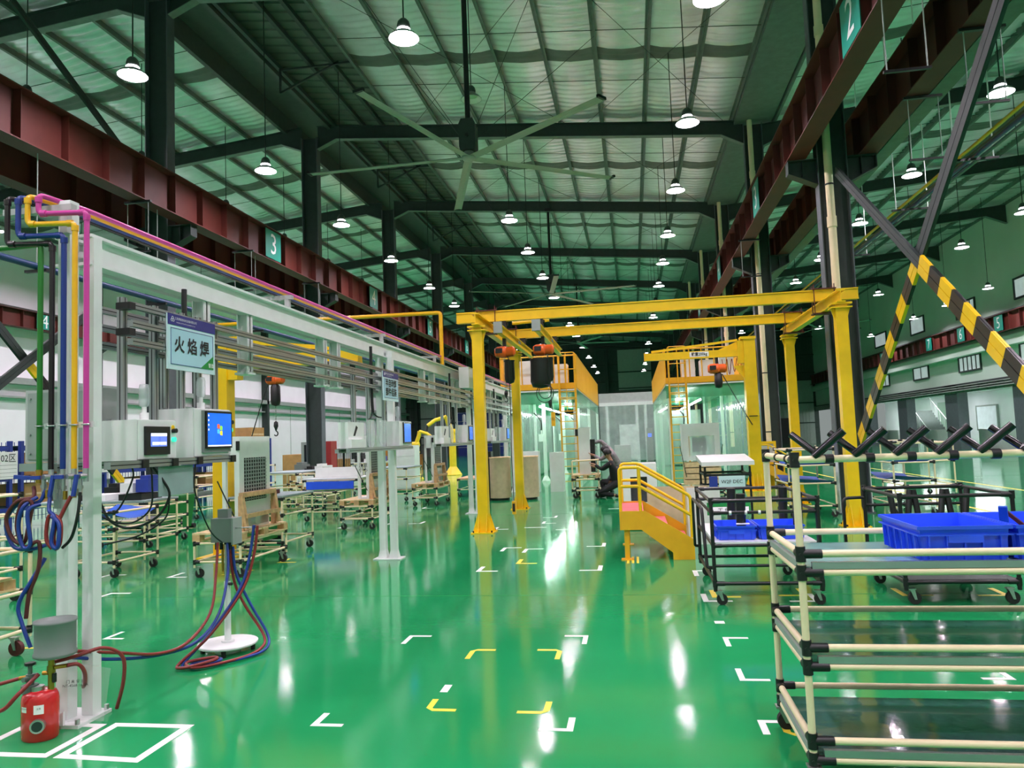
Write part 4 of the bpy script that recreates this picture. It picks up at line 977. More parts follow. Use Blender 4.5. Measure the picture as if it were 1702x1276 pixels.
def hoist(x, y, z, label, grp=None, s=1.0, bag=True):
    t = thing('chain_hoist', label, 'hoist', (x, y, z), grp)
    q = MB(); n = 12
    for (xa, r0_, xb, r1_) in ((-.19, .075, -.14, .105), (-.14, .105, .02, .115), (.02, .115, .04, .095), (.04, .095, .17, .095), (.17, .095, .2, .06)):
        q.cyl((x+xa*s, y, z), (x+xb*s, y, z), r0_*s, n, r1_*s)
    q.build('motor_body', 'hoist_orange', t)
    B(x-.16*s, x-.03*s, y-.118*s, y-.10*s, z-.03*s, z+.06*s).build('data_plate', 'black', t)
    q = MB().box(x-.03*s, x+.03*s, y-.05, y+.05, z+.1*s, z+.26*s); q.build('trolley_hook', 'black', t)
    if bag: 
        MB().lathe((x+.08*s, y, z-.62*s), [(.0, 0), (.08*s, .03*s), (.1*s, .1*s), (.095*s, .42*s), (.11*s, .45*s)], 12).build('chain_bag', 'black', t)
    return t
def chain(parent, x, y, z0, z1):
    q = MB(); n = int((z0-z1)/.045)
    for i in range(n): 
        zz = z0-i*.045; q.tube([(x+(.009 if i % 2 else 0)*math.cos(a)*1.2, y+(0 if i % 2 else .009)*math.cos(a)*1.2, zz+.024*math.sin(a)) for a in [2*PI*k/6 for k in range(6)]], .0035, 4, closed=True)
    return q.build('chain', 'steel', parent)
def hook(parent, x, y, z):
    q = MB().lathe((x, y, z), [(0, .12), (.03, .1), (.035, .04), (.02, 0), (.01, -.03)], 10)
    q.tube([(x+.03*math.cos(a), y, z-.07+.035*math.sin(a)) for a in [math.radians(90-i*30) for i in range(9)]], .009, 6)
    return q.build('hook_block', 'black', parent)
h = hoist(-2.33, 14.0, 3.25, 'orange chain hoist on the left gantry bridge', 'gantry hoists')
chain(h, -2.33, 13.98, 3.14, 2.45); chain(h, -2.36, 14.02, 3.14, 2.6); hook(h, -2.33, 13.98, 2.4)
MB().tube(spline([(-2.25, 13.9, 3.15), (-2.24, 13.88, 2.2), (-2.25, 13.86, 1.2), (-2.24, 13.86, .45)], 6), .008, 6).build('pendant_cable', 'hose_black', h)
B(-2.275, -2.205, 13.83, 13.89, .2, .44).build('pendant', 'ochre', h, label='yellow pendant control')
B(-2.262, -2.218, 13.825, 13.83, .25, .4).build('pendant_button', 'black', h)
h = hoist(-1.59, 14.0, 3.25, 'orange chain hoist with full black chain bag on the right gantry bridge', 'gantry hoists')
MB().lathe((-1.66, 14.02, 2.52), [(0, 0), (.16, .03), (.2, .14), (.19, .5), (.2, .56)], 14).build('chain_bag', 'black', h)
chain(h, -1.52, 13.98, 3.14, 2.3); hook(h, -1.5, 13.98, 2.18)
MB().tube(spline([(-1.5, 13.9, 3.15), (-1.47, 13.9, 2.6), (-1.46, 13.88, 2.2), (-1.44, 13.86, 2.05)], 6), .008, 6).tube([(-1.58+.16*math.cos(2*PI*k/24), 13.9, 2.42+.17*math.sin(2*PI*k/24)) for k in range(24)], .008, 6, closed=True).tube([(-1.57+.12*math.cos(2*PI*k/24), 13.88, 2.45+.13*math.sin(2*PI*k/24)) for k in range(24)], .008, 6, closed=True).build('pendant_cable', 'hose_black', h)
B(-1.475, -1.405, 13.83, 13.89, 1.8, 2.06).build('pendant', 'ochre', h, label='yellow pendant control')
text('pendant_text', '禁止\n斜拉', .03, (-1.44, 13.829, 1.93), (1,0,0), (0,0,1), 'ink', h)
# ---- right jib crane
J = thing('jib_crane', 'yellow pillar jib crane with 载重200kg plate before the right booth', 'crane', (3.14, 20.5, 0))
jx, jy = 3.14, 20.5
p = MB().box(jx-.15, jx+.15, jy-.15, jy+.15, .02, 3.98).build('post', 'yellow', J)
g = MB()
for s in (-1, 1):
    for o in (-.1, 0, .1): g.prism([(jx+s*.15, .02), (jx+s*.3, .02), (jx+s*.15, .45)], 'y', jy+o-.006, jy+o+.006)
for o in (-.1, 0, .1): g.add([(jx+o-.006, jy-.15, .02), (jx+o+.006, jy-.15, .02), (jx+o+.006, jy-.3, .02), (jx+o-.006, jy-.3, .02), (jx+o-.006, jy-.15, .45), (jx+o+.006, jy-.15, .45)], [(0,1,5,4), (1,2,5), (0,4,3), (2,3,4,5)])
g.build('gusset', 'yellow', p); B(jx-.33, jx+.33, jy-.33, jy+.33, 0, .02).build('base_plate', 'yellow', p)
B(jx-.22, jx+.17, jy-.17, jy+.17, 3.98, 4.05).build('top_cap', 'yellow', J); B(jx-.3, jx-.15, jy-.1, jy+.1, 3.36, 3.96).build('pivot', 'yellow', J)
q = MB().prism([(jx-.15, 3.3), (jx-.42, 3.3), (jx-.15, 2.95)], 'y', jy-.02, jy+.02).build('bracket', 'yellow', J)
a = MB().box(.42, jx-.28, jy-.07, jy+.07, 3.56, 3.74).build('jib_arm', 'yellow', J)
B(.42, jx-.28, jy-.09, jy+.09, 3.545, 3.56).build('arm_flange', 'yellow', a); B(.4, .42, jy-.09, jy+.09, 3.54, 3.76).build('end_plate', 'ochre', a)
B(1.6, 2.1, jy-.075, jy-.07, 3.585, 3.715).build('load_plate', 'ink_white', a, label='white load plate'); text('load_text', '载重200kg', .11, (1.85, jy-.077, 3.65), (1,0,0), (0,0,1), 'ink', a, bold=.02, sx=.85)
MB().bar((.6, jy, 3.78), (jx-.28, jy, 3.98), .06, .06).build('tie_bar', 'yellow', J)
MB().prism([(jx-.28, 3.74), (jx-.8, 3.74), (jx-.28, 3.95)], 'y', jy-.015, jy+.015).build('knee_plate', 'yellow', J)
h = hoist(2.3, jy, 3.25, 'orange chain hoist hanging from the right jib arm', s=1.25, bag=False)
MB().lathe((2.32, jy, 2.72), [(0, 0), (.09, .03), (.11, .12), (.1, .38), (.06, .42)], 12).build('chain_bag', 'black', h)
MB().tube(spline([(2.42, jy-.03, 3.1), (2.7, jy-.1, 2.5), (2.95, jy-.15, 2.0), (3.1, jy-.16, 1.72)], 6), .013, 6).build('pendant_cable', 'hose_black', h)
q = MB()
for i in range(4): q.tube(spline([(2.45+.13*i, jy+.1, 3.5), (2.5+.13*i, jy+.1, 3.15-.06*(i % 2)), (2.57+.13*i, jy+.1, 3.5)], 6), .01, 5)
q.build('festoon_cable', 'hose_red', h, label='red festoon cable loops')
MB().tube([(jx+.18*math.cos(2*PI*k/16), jy+.18*math.sin(2*PI*k/16), 1.95) for k in range(16)], .012, 5, closed=True).build('tie_strap', 'black', J)
# ---- left jib crane behind the white frame
LJ = thing('jib_crane', 'yellow pillar jib crane standing behind the white frame at left', 'crane', (-6.15, 10.6, 0))
lx, ly = -6.15, 10.6
p = MB().box(lx-.12, lx+.12, ly-.12, ly+.12, .02, 3.25).build('post', 'yellow', LJ); B(lx-.3, lx+.3, ly-.3, ly+.3, 0, .02).build('base_plate', 'yellow', p)
B(lx-.16, lx+.3, ly-.14, ly+.14, 3.25, 3.3).build('top_cap', 'yellow', LJ); B(lx+.12, lx+.28, ly-.09, ly+.09, 2.65, 3.25).build('pivot', 'yellow', LJ)
a = MB().box(lx+.26, -3.95, ly-.09, ly+.09, 2.83, 3.0).build('jib_arm', 'yellow', LJ); B(lx+.26, -3.95, ly-.11, ly+.11, 2.815, 2.83).build('arm_flange', 'yellow', a)
MB().bar((lx+.26, ly, 3.24), (-4.3, ly, 3.04), .06, .06).build('tie_bar', 'yellow', LJ)
h = hoist(-5.3, ly, 2.62, 'chain hoist with long hook chain on the left jib crane', s=.7, bag=False)
MB().lathe((-5.3, ly, 2.22), [(0, 0), (.06, .02), (.075, .08), (.07, .3), (.05, .33)], 12).build('chain_bag', 'black', h)
chain(h, -5.3, ly, 2.22, 1.95); hook(h, -5.3, ly, 1.88)
MB().tube(spline([(-5.4, ly, 2.6), (-5.5, ly, 2.35), (-5.62, ly, 2.0), (-5.72, ly, 1.7)], 5), .008, 5).build('pendant_cable', 'hose_black', h)

# ================================================================= YELLOW STEPS
T_STEPS = T = thing('yellow_steps', 'yellow steel step platform with double handrails and pink treads in the aisle', 'steps', (.2, 9.8, 0))
pol = [(-.22, .38), (-.22, .62), (.10, .62), (.70, .25), (.70, 0), (.43, 0), (.43, .09), (.05, .38)]
for y in (9.78, 11.2):
    MB().prism(pol, 'y', y-.01, y+.01).build('stringer', 'ochre', T)
B(-.22, .09, 9.79, 11.19, .585, .6).build('tread', 'tread_pink', T, label='pink platform tread'); B(.14, .40, 9.79, 11.19, .38, .395).build('tread', 'tread_pink', T, label='pink tread'); B(.42, .66, 9.79, 11.19, .17, .185).build('tread', 'tread_pink', T, label='pink tread')
B(-.22, -.2, 9.79, 11.19, .38, .585).build('riser', 'ochre', T)
for y in (9.83, 11.15):
    q = MB().box(-.17, -.11, y-.02, y+.02, .012, .38).build('leg', 'ochre', T); B(-.22, -.06, y-.07, y+.07, 0, .012).build('foot_plate', 'ochre', q)
    r = .021
    hr = MB().tube(fillet([(-.2, y-.02, .62), (-.2, y-.02, 1.17), (.05, y-.02, 1.17), (.68, y-.02, .79), (.68, y-.02, .27)], .05, 4), r, 8)
    hr.build('handrail', 'yellow', T)
    MB().tube(fillet([(-.2, y-.02, .93), (.05, y-.02, .93), (.68, y-.02, .55)], .03, 3), r, 8).build('mid_rail', 'yellow', T)
    MB().cyl((.05, y-.02, .6), (.05, y-.02, 1.17), r, 8).build('baluster', 'yellow', T)

# ================================================================= BOOTHS WITH MEZZANINE
def strips(parent, pts_fn, n, z0, z1, w):
    for i in range(n):
        a, b = pts_fn(i)
        v = []; m = 4
        for k in range(m+1):
            t = k/m; x = a[0]+(b[0]-a[0])*t; y = a[1]+(b[1]-a[1])*t; o = .012*math.sin(PI*t)*(1 if i % 2 else -1)
            nx, ny = -(b[1]-a[1])/w, (b[0]-a[0])/w
            v += [(x+nx*o, y+ny*o, z0), (x+nx*o, y+ny*o, z1)]
        MB().add(v, [(2*k, 2*k+2, 2*k+3, 2*k+1) for k in range(m)], True).build('curtain_strip', 'pvc', parent)
def booth(label, x0, x1, y0, y1, inner, lad0):
    T = thing('welding_booth', label, 'booth', ((x0+x1)/2, y0, 0), 'welding booths')
    zd = 3.05
    B(x0, x1, y0, y1, zd-.05, zd).build('deck', 'wall_sheet', T)
    for a in ((x0, x1, y0-.06, y0), (x0, x1, y1, y1+.06), (x0-.0, x0+.06, y0, y1), (x1-.06, x1, y0, y1)): B(*a, zd, zd+.18).build('edge_beam', 'ochre', T)
    B(x0, x1, y0-.07, y0-.06, zd-.06, zd-.02).build('white_trim', 'white_paint', T)
    B(x0+.06, x1-.06, y0+.1, y1-.1, zd-.12, zd-.06).build('ceiling_panel', 'pvc_green', T, label='green translucent ceiling of the booth')
    for a in ((x0, x1, y0-.02, y0-.01), (x0, x0+.01, y0, y1), (x1-.01, x1, y0, y1)): B(*a, 2.62, zd-.02).build('curtain_header', 'pvc_green', T)
    # solid guard panels on the long sides made of sheet panels
    n = 6
    for xs in (x0, x1):
        for i in range(n):
            a = y0+(y1-y0)*i/n; b = y0+(y1-y0)*(i+1)/n
            B(xs-.012, xs+.012, a+.01, b-.01, zd+.03, 4.08).build('guard_panel', 'ochre', T)
        MB().cyl((xs, y0, 4.09), (xs, y1, 4.09), .025, 8).build('top_rail', 'ochre', T)
    for i in range(8):
        x = x0+(x1-x0)*i/7; MB().cyl((x, y0-.03, zd+.18), (x, y0-.03, 4.06), .02, 6).build('guard_bar', 'ochre', T)
    MB().cyl((x0, y0-.03, 4.07), (x1, y0-.03, 4.07), .024, 8).build('top_rail', 'ochre', T)
    for x in (x0+.08, x1-.08):
        for y in (y0+.05, (y0+y1)/2, y1-.05): B(x-.05, x+.05, y-.05, y+.05, 0, zd-.05).build('post', 'white_paint', T)
    w = .3; n = int((y1-y0)/w)
    strips(T, lambda i: ((inner, y0+i*w, 0), (inner, y0+i*w+.32, 0)), n, .05, 2.66, w)
    outer = x0 if inner == x1 else x1
    strips(T, lambda i: ((outer, y0+i*w, 0), (outer, y0+i*w+.32, 0)), n, .05, 2.66, w)
    m = int((x1-x0)/w)
    strips(T, lambda i: ((x0+.1+i*w, y1-.1), (x0+.1+i*w+.32, y1-.1)), m-1, .05, 2.66, w)
    # fluorescent tube
    tx = (x0+x1)/2-.15
    for k in range(3): MB().cyl((tx, y0+1.4+4.6*k, 2.6), (tx, y0+5.2+4.6*k, 2.6), .03, 8).build('fluorescent_tube', 'tube_light', T)
    # ladder with cage hoops at the front
    la = MB(); l0, l1 = lad0, lad0+.48
    ld = MB().cyl((l0, y0-.16, .02), (l0, y0-.16, 4.12), .026, 8).cyl((l1, y0-.16, .02), (l1, y0-.16, 4.12), .026, 8).build('ladder_rail', 'ochre', T)
    for i in range(13): MB().cyl((l0, y0-.16, .25+i*.225), (l1, y0-.16, .25+i*.225), .014, 6).build('rung', 'ochre', ld)
    for z in (2.35, 2.75, 3.6, 4.1): MB().tube(fillet([(l0, y0-.16, z), (l0, y0-.55, z), (l1, y0-.55, z), (l1, y0-.16, z)], .12, 4), .016, 6).build('cage_hoop', 'ochre', ld)
    for dx in (.0, .24, .48): MB().cyl((l0+dx, y0-.5-(.05 if dx == .24 else 0), 2.35), (l0+dx, y0-.5-(.05 if dx == .24 else 0), 4.1), .012, 6).build('cage_bar', 'ochre', ld)
    # white posts with boxes and conduits inside
    for k, (x, y) in enumerate((((x0+x1)/2-.4+.35*i, y0+4.5+4*i)) for i in range(3)):
        pp = MB().box(x-.06, x+.06, y-.06, y+.06, .02, 2.9); pp.lathe((x, y, 0), [(.16, 0), (.16, .02), (.07, .2)], 8, False)
        p = pp.build('inner_post', 'white_paint', T)
        MB().box(x-.2, x-.02, y-.16, y-.06, 1.45, 1.72).cyl((x-.1, y-.1, 1.72), (x-.1, y-.1, 1.86), .03, 8).build('switch_box', 'white_paint', p)
        MB().tube(spline([(x-.1, y-.1, 1.86), (x-.1, y-.1, 2.2), (x-.35, y-.1, 2.5)], 5), .025, 6).build('conduit', 'black', p)
    # white units stored on the deck
    for i, (hh, ww) in enumerate(((.95, .4), (.7, .5), (.8, .42))):
        xx = x0+.5+i*.56; B(xx, xx+ww, y0+.35, y0+.85, zd, zd+hh).build('deck_unit', 'white_paint', T, label='white unit standing on the deck')
    return T
booth('left welding booth with yellow mezzanine guard panels and clear strip curtains', -3.95, -1.62, 22.8, 37.3, -1.62, -2.12)
booth('right welding booth with yellow mezzanine guard panels and clear strip curtains', 1.05, 3.55, 22.8, 37.3, 1.05, 1.14)
# far cross gate with strip curtain
T = thing('curtain_gate', 'white framed gate with clear strip curtain closing the far aisle between the booths', 'gate', (-.1, 45, 0))
B(-1.9, 1.7, 44.9, 45.1, 3.5, 4.05).build('header_beam', 'wall_sheet', T); B(-1.9, 1.7, 44.85, 44.9, 3.3, 3.5).build('light_band', 'white_paint', T)
for x in (-1.45, .3, .8): B(x-.08, x+.08, 44.9, 45.06, 0, 3.3).build('post', 'white_paint', T)
strips(T, lambda i: ((-1.9+i*.3, 44.8), (-1.9+i*.3+.32, 44.8)), 12, .05, 3.3, .3)
for x, y, a, b, h, lb, m in ((-.6, 43, .9, .6, 1.0, 'grey steel crate down the far aisle between the booths', 'wall_sheet'), (-.2, 47.5, 1.2, .8, 2.2, 'pale tall cabinet behind the far strip curtain gate', 'white_paint'), (.95, 43.5, .35, .4, 1.9, 'grey control cabinet with small screen by the far gate, right side', 'grey_paint')):
    t = thing('far_cabinet', lb, 'cabinet', (x, y, 0)); B(x-a/2, x+a/2, y-b/2, y+b/2, .08, h).build('body', m, t); B(x-a/2+.03, x+a/2-.03, y-b/2-.012, y-b/2, .15, h-.06).build('door', m, t); B(x-a/2, x+a/2, y-b/2, y+b/2, 0, .08).build('plinth', 'mid_grey', t)
    if h == 1.9: B(x-.1, x+.1, y-b/2-.02, y-b/2-.012, 1.4, 1.6).build('screen', 'screen_lilac', t)
# ================================================================= RACKS AND CARTS
def casters(parent, pts, r=.06, mw='rubber'):
    for x, y in pts:
        q = MB().box(x-.03, x+.03, y-.03, y+.03, r*2+.02, r*2+.03)
        for s in (-1, 1): q.prism([(x-.02, r*2+.02), (x+.02, r*2+.02), (x+.035, r*.8), (x+.015, r*.8)], 'y', y+s*.024-.003, y+s*.024+.003)
        c = q.build('caster', 'steel', parent)
        w_ = MB().cyl((x+.02, y-.018, r), (x+.02, y+.018, r), r, 16).build('wheel', mw, c)
        MB().cyl((x+.02, y-.026, r), (x+.02, y+.026, r), r*.45, 10)
def pipe_frame(t, x0, x1, y0, y1, z0, z1, levels, mp, mj, r, near=True, top=True, hsides='fblr'):
    J = []
    for x in (x0, x1):
        for y in (y0, y1):
            MB().cyl((x, y, z0), (x, y, z1), r, 10).build('post', mp, t)
    for z in levels:
        for s, a, b in (('f', (x0, y0), (x1, y0)), ('b', (x0, y1), (x1, y1)), ('l', (x0, y0), (x0, y1)), ('r', (x1, y0), (x1, y1))):
            if s not in hsides: continue
            MB().cyl((*a, z), (*b, z), r, 10).build('rail', mp, t)
        for x, sx in ((x0, 1), (x1, -1)):
            for y, sy in ((y0, 1), (y1, -1)):
                q = MB().cyl((x, y, z-r*1.9), (x, y, z+r*1.9), r*1.3, 10)
                if 'f' in hsides or 'b' in hsides: q.cyl((x, y, z), (x+sx*r*5, y, z), r*1.28, 10)
                q.cyl((x, y, z), (x, y+sy*r*4, z), r*1.28, 10)
                J.append(q)
    if near:
        for q in J: q.build('joint', mj, t)
    else:
        a = MB()
        for q in J:
            k = len(a.v); a.v += q.v; a.f += [tuple(i+k for i in f) for f in q.f]; a.sm += q.sm
        a.build('joint', mj, t, kind='stuff')
# ---- big ivory pipe rack in the right foreground
R = thing('pipe_rack', 'ivory pipe shelving rack with black roller tubes on top in the right foreground', 'rack', (.71, 3.56, 0))
rx0, rx1, ry0, ry1, r = .715, 3.1, 3.56, 4.3, .0165
for x in (rx0, rx1):
    for y in (ry0, ry1): MB().cyl((x, y, .12), (x, y, 1.455 if y == ry0 or x == rx0 else 1.04), r, 14).build('post', 'ivory', R)
def joint(x, y, z, dx=0, dy=0, L=.075):
    q = MB().cyl((x, y, z-.034), (x, y, z+.034), r*1.32, 14)
    if dx: q.cyl((x, y, z), (x+dx*L, y, z), r*1.28, 12)
    if dy: q.cyl((x, y, z), (x, y+dy*.055, z), r*1.28, 12)
    q.cyl((x-.006, y-r*1.5, z), (x-.006, y-r*1.2, z), .006, 6)
    q.build('joint', 'black', R)
for zu, zl, m in ((1.036, .954, 'shelf_teal'), (.626, .544, 'glass_shelf'), (.226, .144, 'glass_shelf')):
    for z in (zu, zl):
        MB().cyl((rx0, ry0, z), (rx1, ry0, z), r, 12).build('rail', 'ivory', R)
        MB().cyl((rx0, ry0, z), (rx0, ry1, z), r, 12).build('rail', 'ivory', R); MB().cyl((rx1, ry0, z), (rx1, ry1, z), r, 12).build('rail', 'ivory', R)
        if z == zu: MB().cyl((rx0, ry1, z), (rx1, ry1, z), r, 12).build('rail', 'ivory', R)
        joint(rx0, ry0, z, 1, 1, .09); joint(rx0, ry1, z, 1 if z == zu else 0, -1); joint(rx1, ry0, z, -1, 1); joint(rx1, ry1, z, -1, -1)
    B(rx0+.045, rx1-.03, ry0-.012, ry0+.012, zl+.016, zl+.046).build('edge_trim', 'alu', R, label='aluminium edge trim')
    B(rx0-.012, rx0+.012, ry0+.03, ry1-.03, zl+.016, zl+.046).build('edge_trim', 'grey_paint', R)
    B(rx0+.012, rx1-.012, ry0+.012, ry1, zl+.018, zl+.024).build('shelf_panel', m, R, label='teal shelf panel' if m == 'shelf_teal' else 'dark glassy shelf panel')
zt = 1.455
MB().cyl((rx0, ry0, zt), (rx1, ry0, zt), r, 14).build('top_rail', 'ivory', R)
MB().cyl((rx0, ry0, zt), (rx0, ry1, zt), r, 12).build('top_rail', 'ivory', R)
joint(rx0, ry0, zt, 0, 1); joint(rx0, ry1, zt, 0, -1)
for y in (3.7, 3.95): MB().cyl((rx0, y-.012, zt), (rx0, y+.012, zt), r*1.3, 12).build('ring_clamp', 'black', R)
for i in range(14):
    x = .845+.172*i
    if x > rx1-.05: break
    q = MB().cyl((x, ry0, zt), (x+.036, ry0, zt), r*1.35, 12).build('rail_clamp', 'black', R)
    MB().cyl((x-.045, ry0+.0, zt+.012), (x+.075, ry0-.05, zt+.125), .0185, 14).build('roller_tube', 'black_gloss', R)
    MB().cyl((x-.0, ry0+.03, zt+.0), (x-.115, ry0+.12, zt+.115), .0165, 14).build('roller_tube', 'black_gloss', R)
casters(R, [(rx0+.0, ry0), (rx1, ry0), (rx0, ry1), (rx1, ry1)], .045)

def crate(x0, x1, y0, y1, z0, z1, label, grp):
    t = thing('storage_crate', label, 'crate', ((x0+x1)/2, (y0+y1)/2, z0), grp)
    e = .016; q = MB(); T_ = .005
    def ring(ex, z): return [(x0-ex, y0-ex, z), (x1+ex, y0-ex, z), (x1+ex, y1+ex, z), (x0-ex, y1+ex, z)]
    a = ring(-e, z0); b = ring(0, z1); c = ring(-T_, z1); d = ring(-e-T_, z0+T_)
    q.add(a+b+c+d, [(0,3,2,1)]+[(i, (i+1) % 4, 4+(i+1) % 4, 4+i) for i in range(4)]+[(4+i, 4+(i+1) % 4, 8+(i+1) % 4, 8+i) for i in range(4)]+[(8+i, 8+(i+1) % 4, 12+(i+1) % 4, 12+i) for i in range(4)]+[(12,13,14,15)])
    q.build('body', 'crate_blue', t)
    rm = MB(); w = .012
    for k, (za, zb) in enumerate(((z1-.012, z1+.003), (z1-.04, z1-.034))):
        rm.box(x0-w, x1+w, y0-w, y0-.002, za, zb); rm.box(x0-w, x1+w, y1+.002, y1+w, za, zb); rm.box(x0-w, x0-.002, y0, y1, za, zb); rm.box(x1+.002, x1+w, y0, y1, za, zb)
    rm.build('rim', 'crate_blue', t)
    n = 5; nn = 6
    for i in range(n):
        x = x0+(x1-x0)*(i+.5)/n
        for s, y in ((-1, y0), (1, y1)): MB().prism([(y-s*.014, z0+.004), (y+s*.006, z0+.01), (y+s*.01, z1-.04), (y-s*.004, z1-.04)], 'x', x-.003, x+.003).build('rib', 'crate_blue', t)
    for i in range(nn):
        y = y0+(y1-y0)*(i+.5)/nn
        for s, x in ((-1, x0), (1, x1)): MB().prism([(x-s*.014, z0+.004), (x+s*.006, z0+.01), (x+s*.01, z1-.04), (x-s*.004, z1-.04)], 'y', y-.003, y+.003).build('rib', 'crate_blue', t)
    xm = (x0+x1)/2; L = min(.07, (x1-x0)*.2)
    B(xm-L, xm+L, y0-.014, y0-.006, z1-.07, z1-.04).build('handle', 'crate_blue', t)
    return t
crate(1.245, 1.615, 3.64, 4.16, .98, 1.135, 'blue plastic crate on the top shelf of the front rack, left of the row', 'crates on the front rack')
crate(1.65, 2.02, 3.64, 4.16, .98, 1.135, 'blue plastic crate on the front rack with a blue bar inside, second in row', 'crates on the front rack')
crate(2.055, 2.425, 3.64, 4.16, .98, 1.135, 'blue plastic crate on the front rack, mostly cut off by the right edge', 'crates on the front rack')
tag(MB().bar((1.70, 3.86, 1.0), (1.675, 3.82, 1.20), .035, .02).build('blue_bar', 'sheet_blue'), 'light blue flat bar sticking up out of the second blue crate', 'bar')
tag(MB().bar((1.84, 3.8, 1.03), (1.72, 3.9, 1.17), .016, .016).build('brown_stick', 'rubber_red'), 'thin brown stick leaning in the second blue crate', 'stick')

# ---- black pipe carts in the right middle ground
BC = thing('black_cart', 'black pipe cart with white shelf and two blue crates behind the ivory rack', 'cart', (1.1, 7.95, 0))
pipe_frame(BC, .68, 1.62, 7.2, 8.75, .13, .96, [.2, .95], 'black', 'black', .017)
pipe_frame(BC, .685, 1.615, 7.22, 8.73, .13, .9, [.54, .84], 'black', 'black', .015)
MB().cyl((.68, 7.2, .36), (1.62, 7.2, .36), .014, 8).build('rail', 'black', BC)
B(.7, 1.6, 7.22, 8.73, .555, .57).build('shelf', 'white_paint', BC, label='white shelf board')
MB().tube(fillet([(.68, 7.35, .32), (.63, 7.35, .32), (.62, 7.5, .86), (.62, 8.6, .86), (.63, 8.75, .32), (.68, 8.75, .32)], .05, 3), .016, 8).build('push_handle', 'black', BC)
for x in (.98, 1.5):
    for y in (7.5, 8.2): MB().cyl((x, y, .66), (x+.01, y, .99), .045, 10).build('hanging_roll', 'black', BC)
for x in (.84, .98, 1.1): MB().cyl((x, 7.2, .84), (x+.02, 7.2, .84), .02, 8).build('white_clip', 'white_paint', BC)
t = B(.78, 1.25, 8.7, 8.71, .66, .8).build('label_card', 'sign_green', BC, label='green and white label card'); B(.8, 1.23, 8.69, 8.70, .67, .75).build('card_face', 'ink_white', t)
text('card_text', '工 件 车', .06, (1.0, 8.688, .71), (1,0,0), (0,0,1), 'ink', t)
casters(BC, [(.72, 7.25), (1.58, 7.25), (.72, 8.7), (1.58, 8.7)], .05)
crate(.74, 1.09, 7.35, 7.85, .572, .70, 'small blue crate with white paper on the black cart, left of two', 'crates on the black cart')
crate(1.13, 1.52, 7.35, 7.85, .572, .70, 'small blue crate on the black cart, right of two', 'crates on the black cart')
tag(B(.93, 1.05, 7.42, 7.47, .705, .715).build('paper_slip', 'ink_white'), 'white paper lying across the rim of the left small crate', 'paper')
BC2 = thing('black_cart', 'black wheeled pipe cart with dense black tubes behind the blue crates, far right', 'cart', (2.8, 7.7, 0))
pipe_frame(BC2, 2.32, 3.24, 7.2, 8.25, .13, .96, [.2, .95], 'black', 'black', .018)
MB().cyl((2.32, 7.2, .78), (3.24, 7.2, .78), .015, 8).build('rail', 'black', BC2); MB().cyl((2.32, 8.25, .78), (3.24, 8.25, .78), .015, 8).build('rail', 'black', BC2)
for i, x in enumerate((2.5, 2.6, 2.72, 2.9, 3.02, 3.12)): MB().cyl((x, 7.9, .6), (x+(.06 if i % 2 else -.03), 7.95, .95), .03, 8).build('hanging_roll', 'black', BC2)
for x in (2.6, 2.78, 2.95): MB().cyl((x, 7.2, .78), (x+.03, 7.2, .78), .02, 8).build('white_clip', 'white_paint', BC2)
MB().tube(fillet([(2.32, 8.25, .3), (2.1, 8.2, .3), (2.1, 8.2, .86), (2.32, 8.25, .86)], .05, 3), .016, 8).build('push_handle', 'black', BC2)
B(2.34, 3.22, 7.22, 8.23, .21, .22).build('shelf', 'dark_steel', BC2)
casters(BC2, [(2.38, 7.25), (3.18, 7.25), (2.38, 8.2), (3.18, 8.2)], .055)

# ---- ivory carts: left production line
def ac_cabinet(t, x0, x1, y0, y1, z0, z1):
    """thin open white housing, grille facing the aisle"""
    B(x1-.02, x1, y0, y1, z0+.16, z1).build('front_panel', 'white_paint', t)
    f = MB()
    for y in (y0, y1-.05): f.box(x0, x0+.05, y, y+.05, z0, z1-.05); f.box(x1-.07, x1-.02, y, y+.05, z0, z1-.05)
    f.box(x0, x1-.02, y0, y1, z1-.05, z1); f.box(x0, x1-.02, y0, y1, z0, z0+.03); f.box(x0, x1-.02, y0, y0+.03, z1-.32, z1-.05)
    f.build('frame', 'white_paint', t)
    a, b, c, e = y0+.12, y1-.12, z0+.36, z1-.28
    gr = B(x1, x1+.004, a, b, c, e).build('grille_back', 'ink', t, label='dark grille opening')
    g = MB(); n = 12
    for i in range(n): 
        z = c+(e-c)*(i+.5)/n; g.box(x1+.004, x1+.012, a, b, z-.007, z+.007)
    for i in range(9):
        y = a+(b-a)*(i+.5)/9; g.box(x1+.004, x1+.014, y-.006, y+.006, c, e)
    g.build('grille', 'grey_paint', gr)
    B(x1-.02, x1-.01, y0+.05, y1-.05, z0+.03, z0+.16).build('kick_panel', 'alu', t)
    MB().cyl((x1-.01, (y0+y1)/2, z0+.1), (x1+.03, (y0+y1)/2, z0+.1), .11, 18, .07).build('fan_inlet', 'alu', t, label='silver fan inlet ring')
    MB().box(x1-.04, x1+.01, y0-.012, y0, z1-.18, z1-.06).build('latch', 'black', t)
def pallet(t, x0, x1, y0, y1, z0, z1):
    for i in range(7):
        y = y0+(y1-y0)*i/7; B(x0, x1, y, y+(y1-y0)/9, z1-.022, z1).build('pallet_board', 'wood_pale', t)
    for x in (x0, (x0+x1)/2-.05, x1-.1):
        for y in (y0, (y0+y1)/2-.06, y1-.12): B(x, x+.1, y, y+.12, z0+.02, z1-.022).build('pallet_block', 'wood', t)
    for x in (x0, (x0+x1)/2-.05, x1-.1): B(x, x+.1, y0, y1, z0, z0+.02).build('pallet_board', 'wood_pale', t)
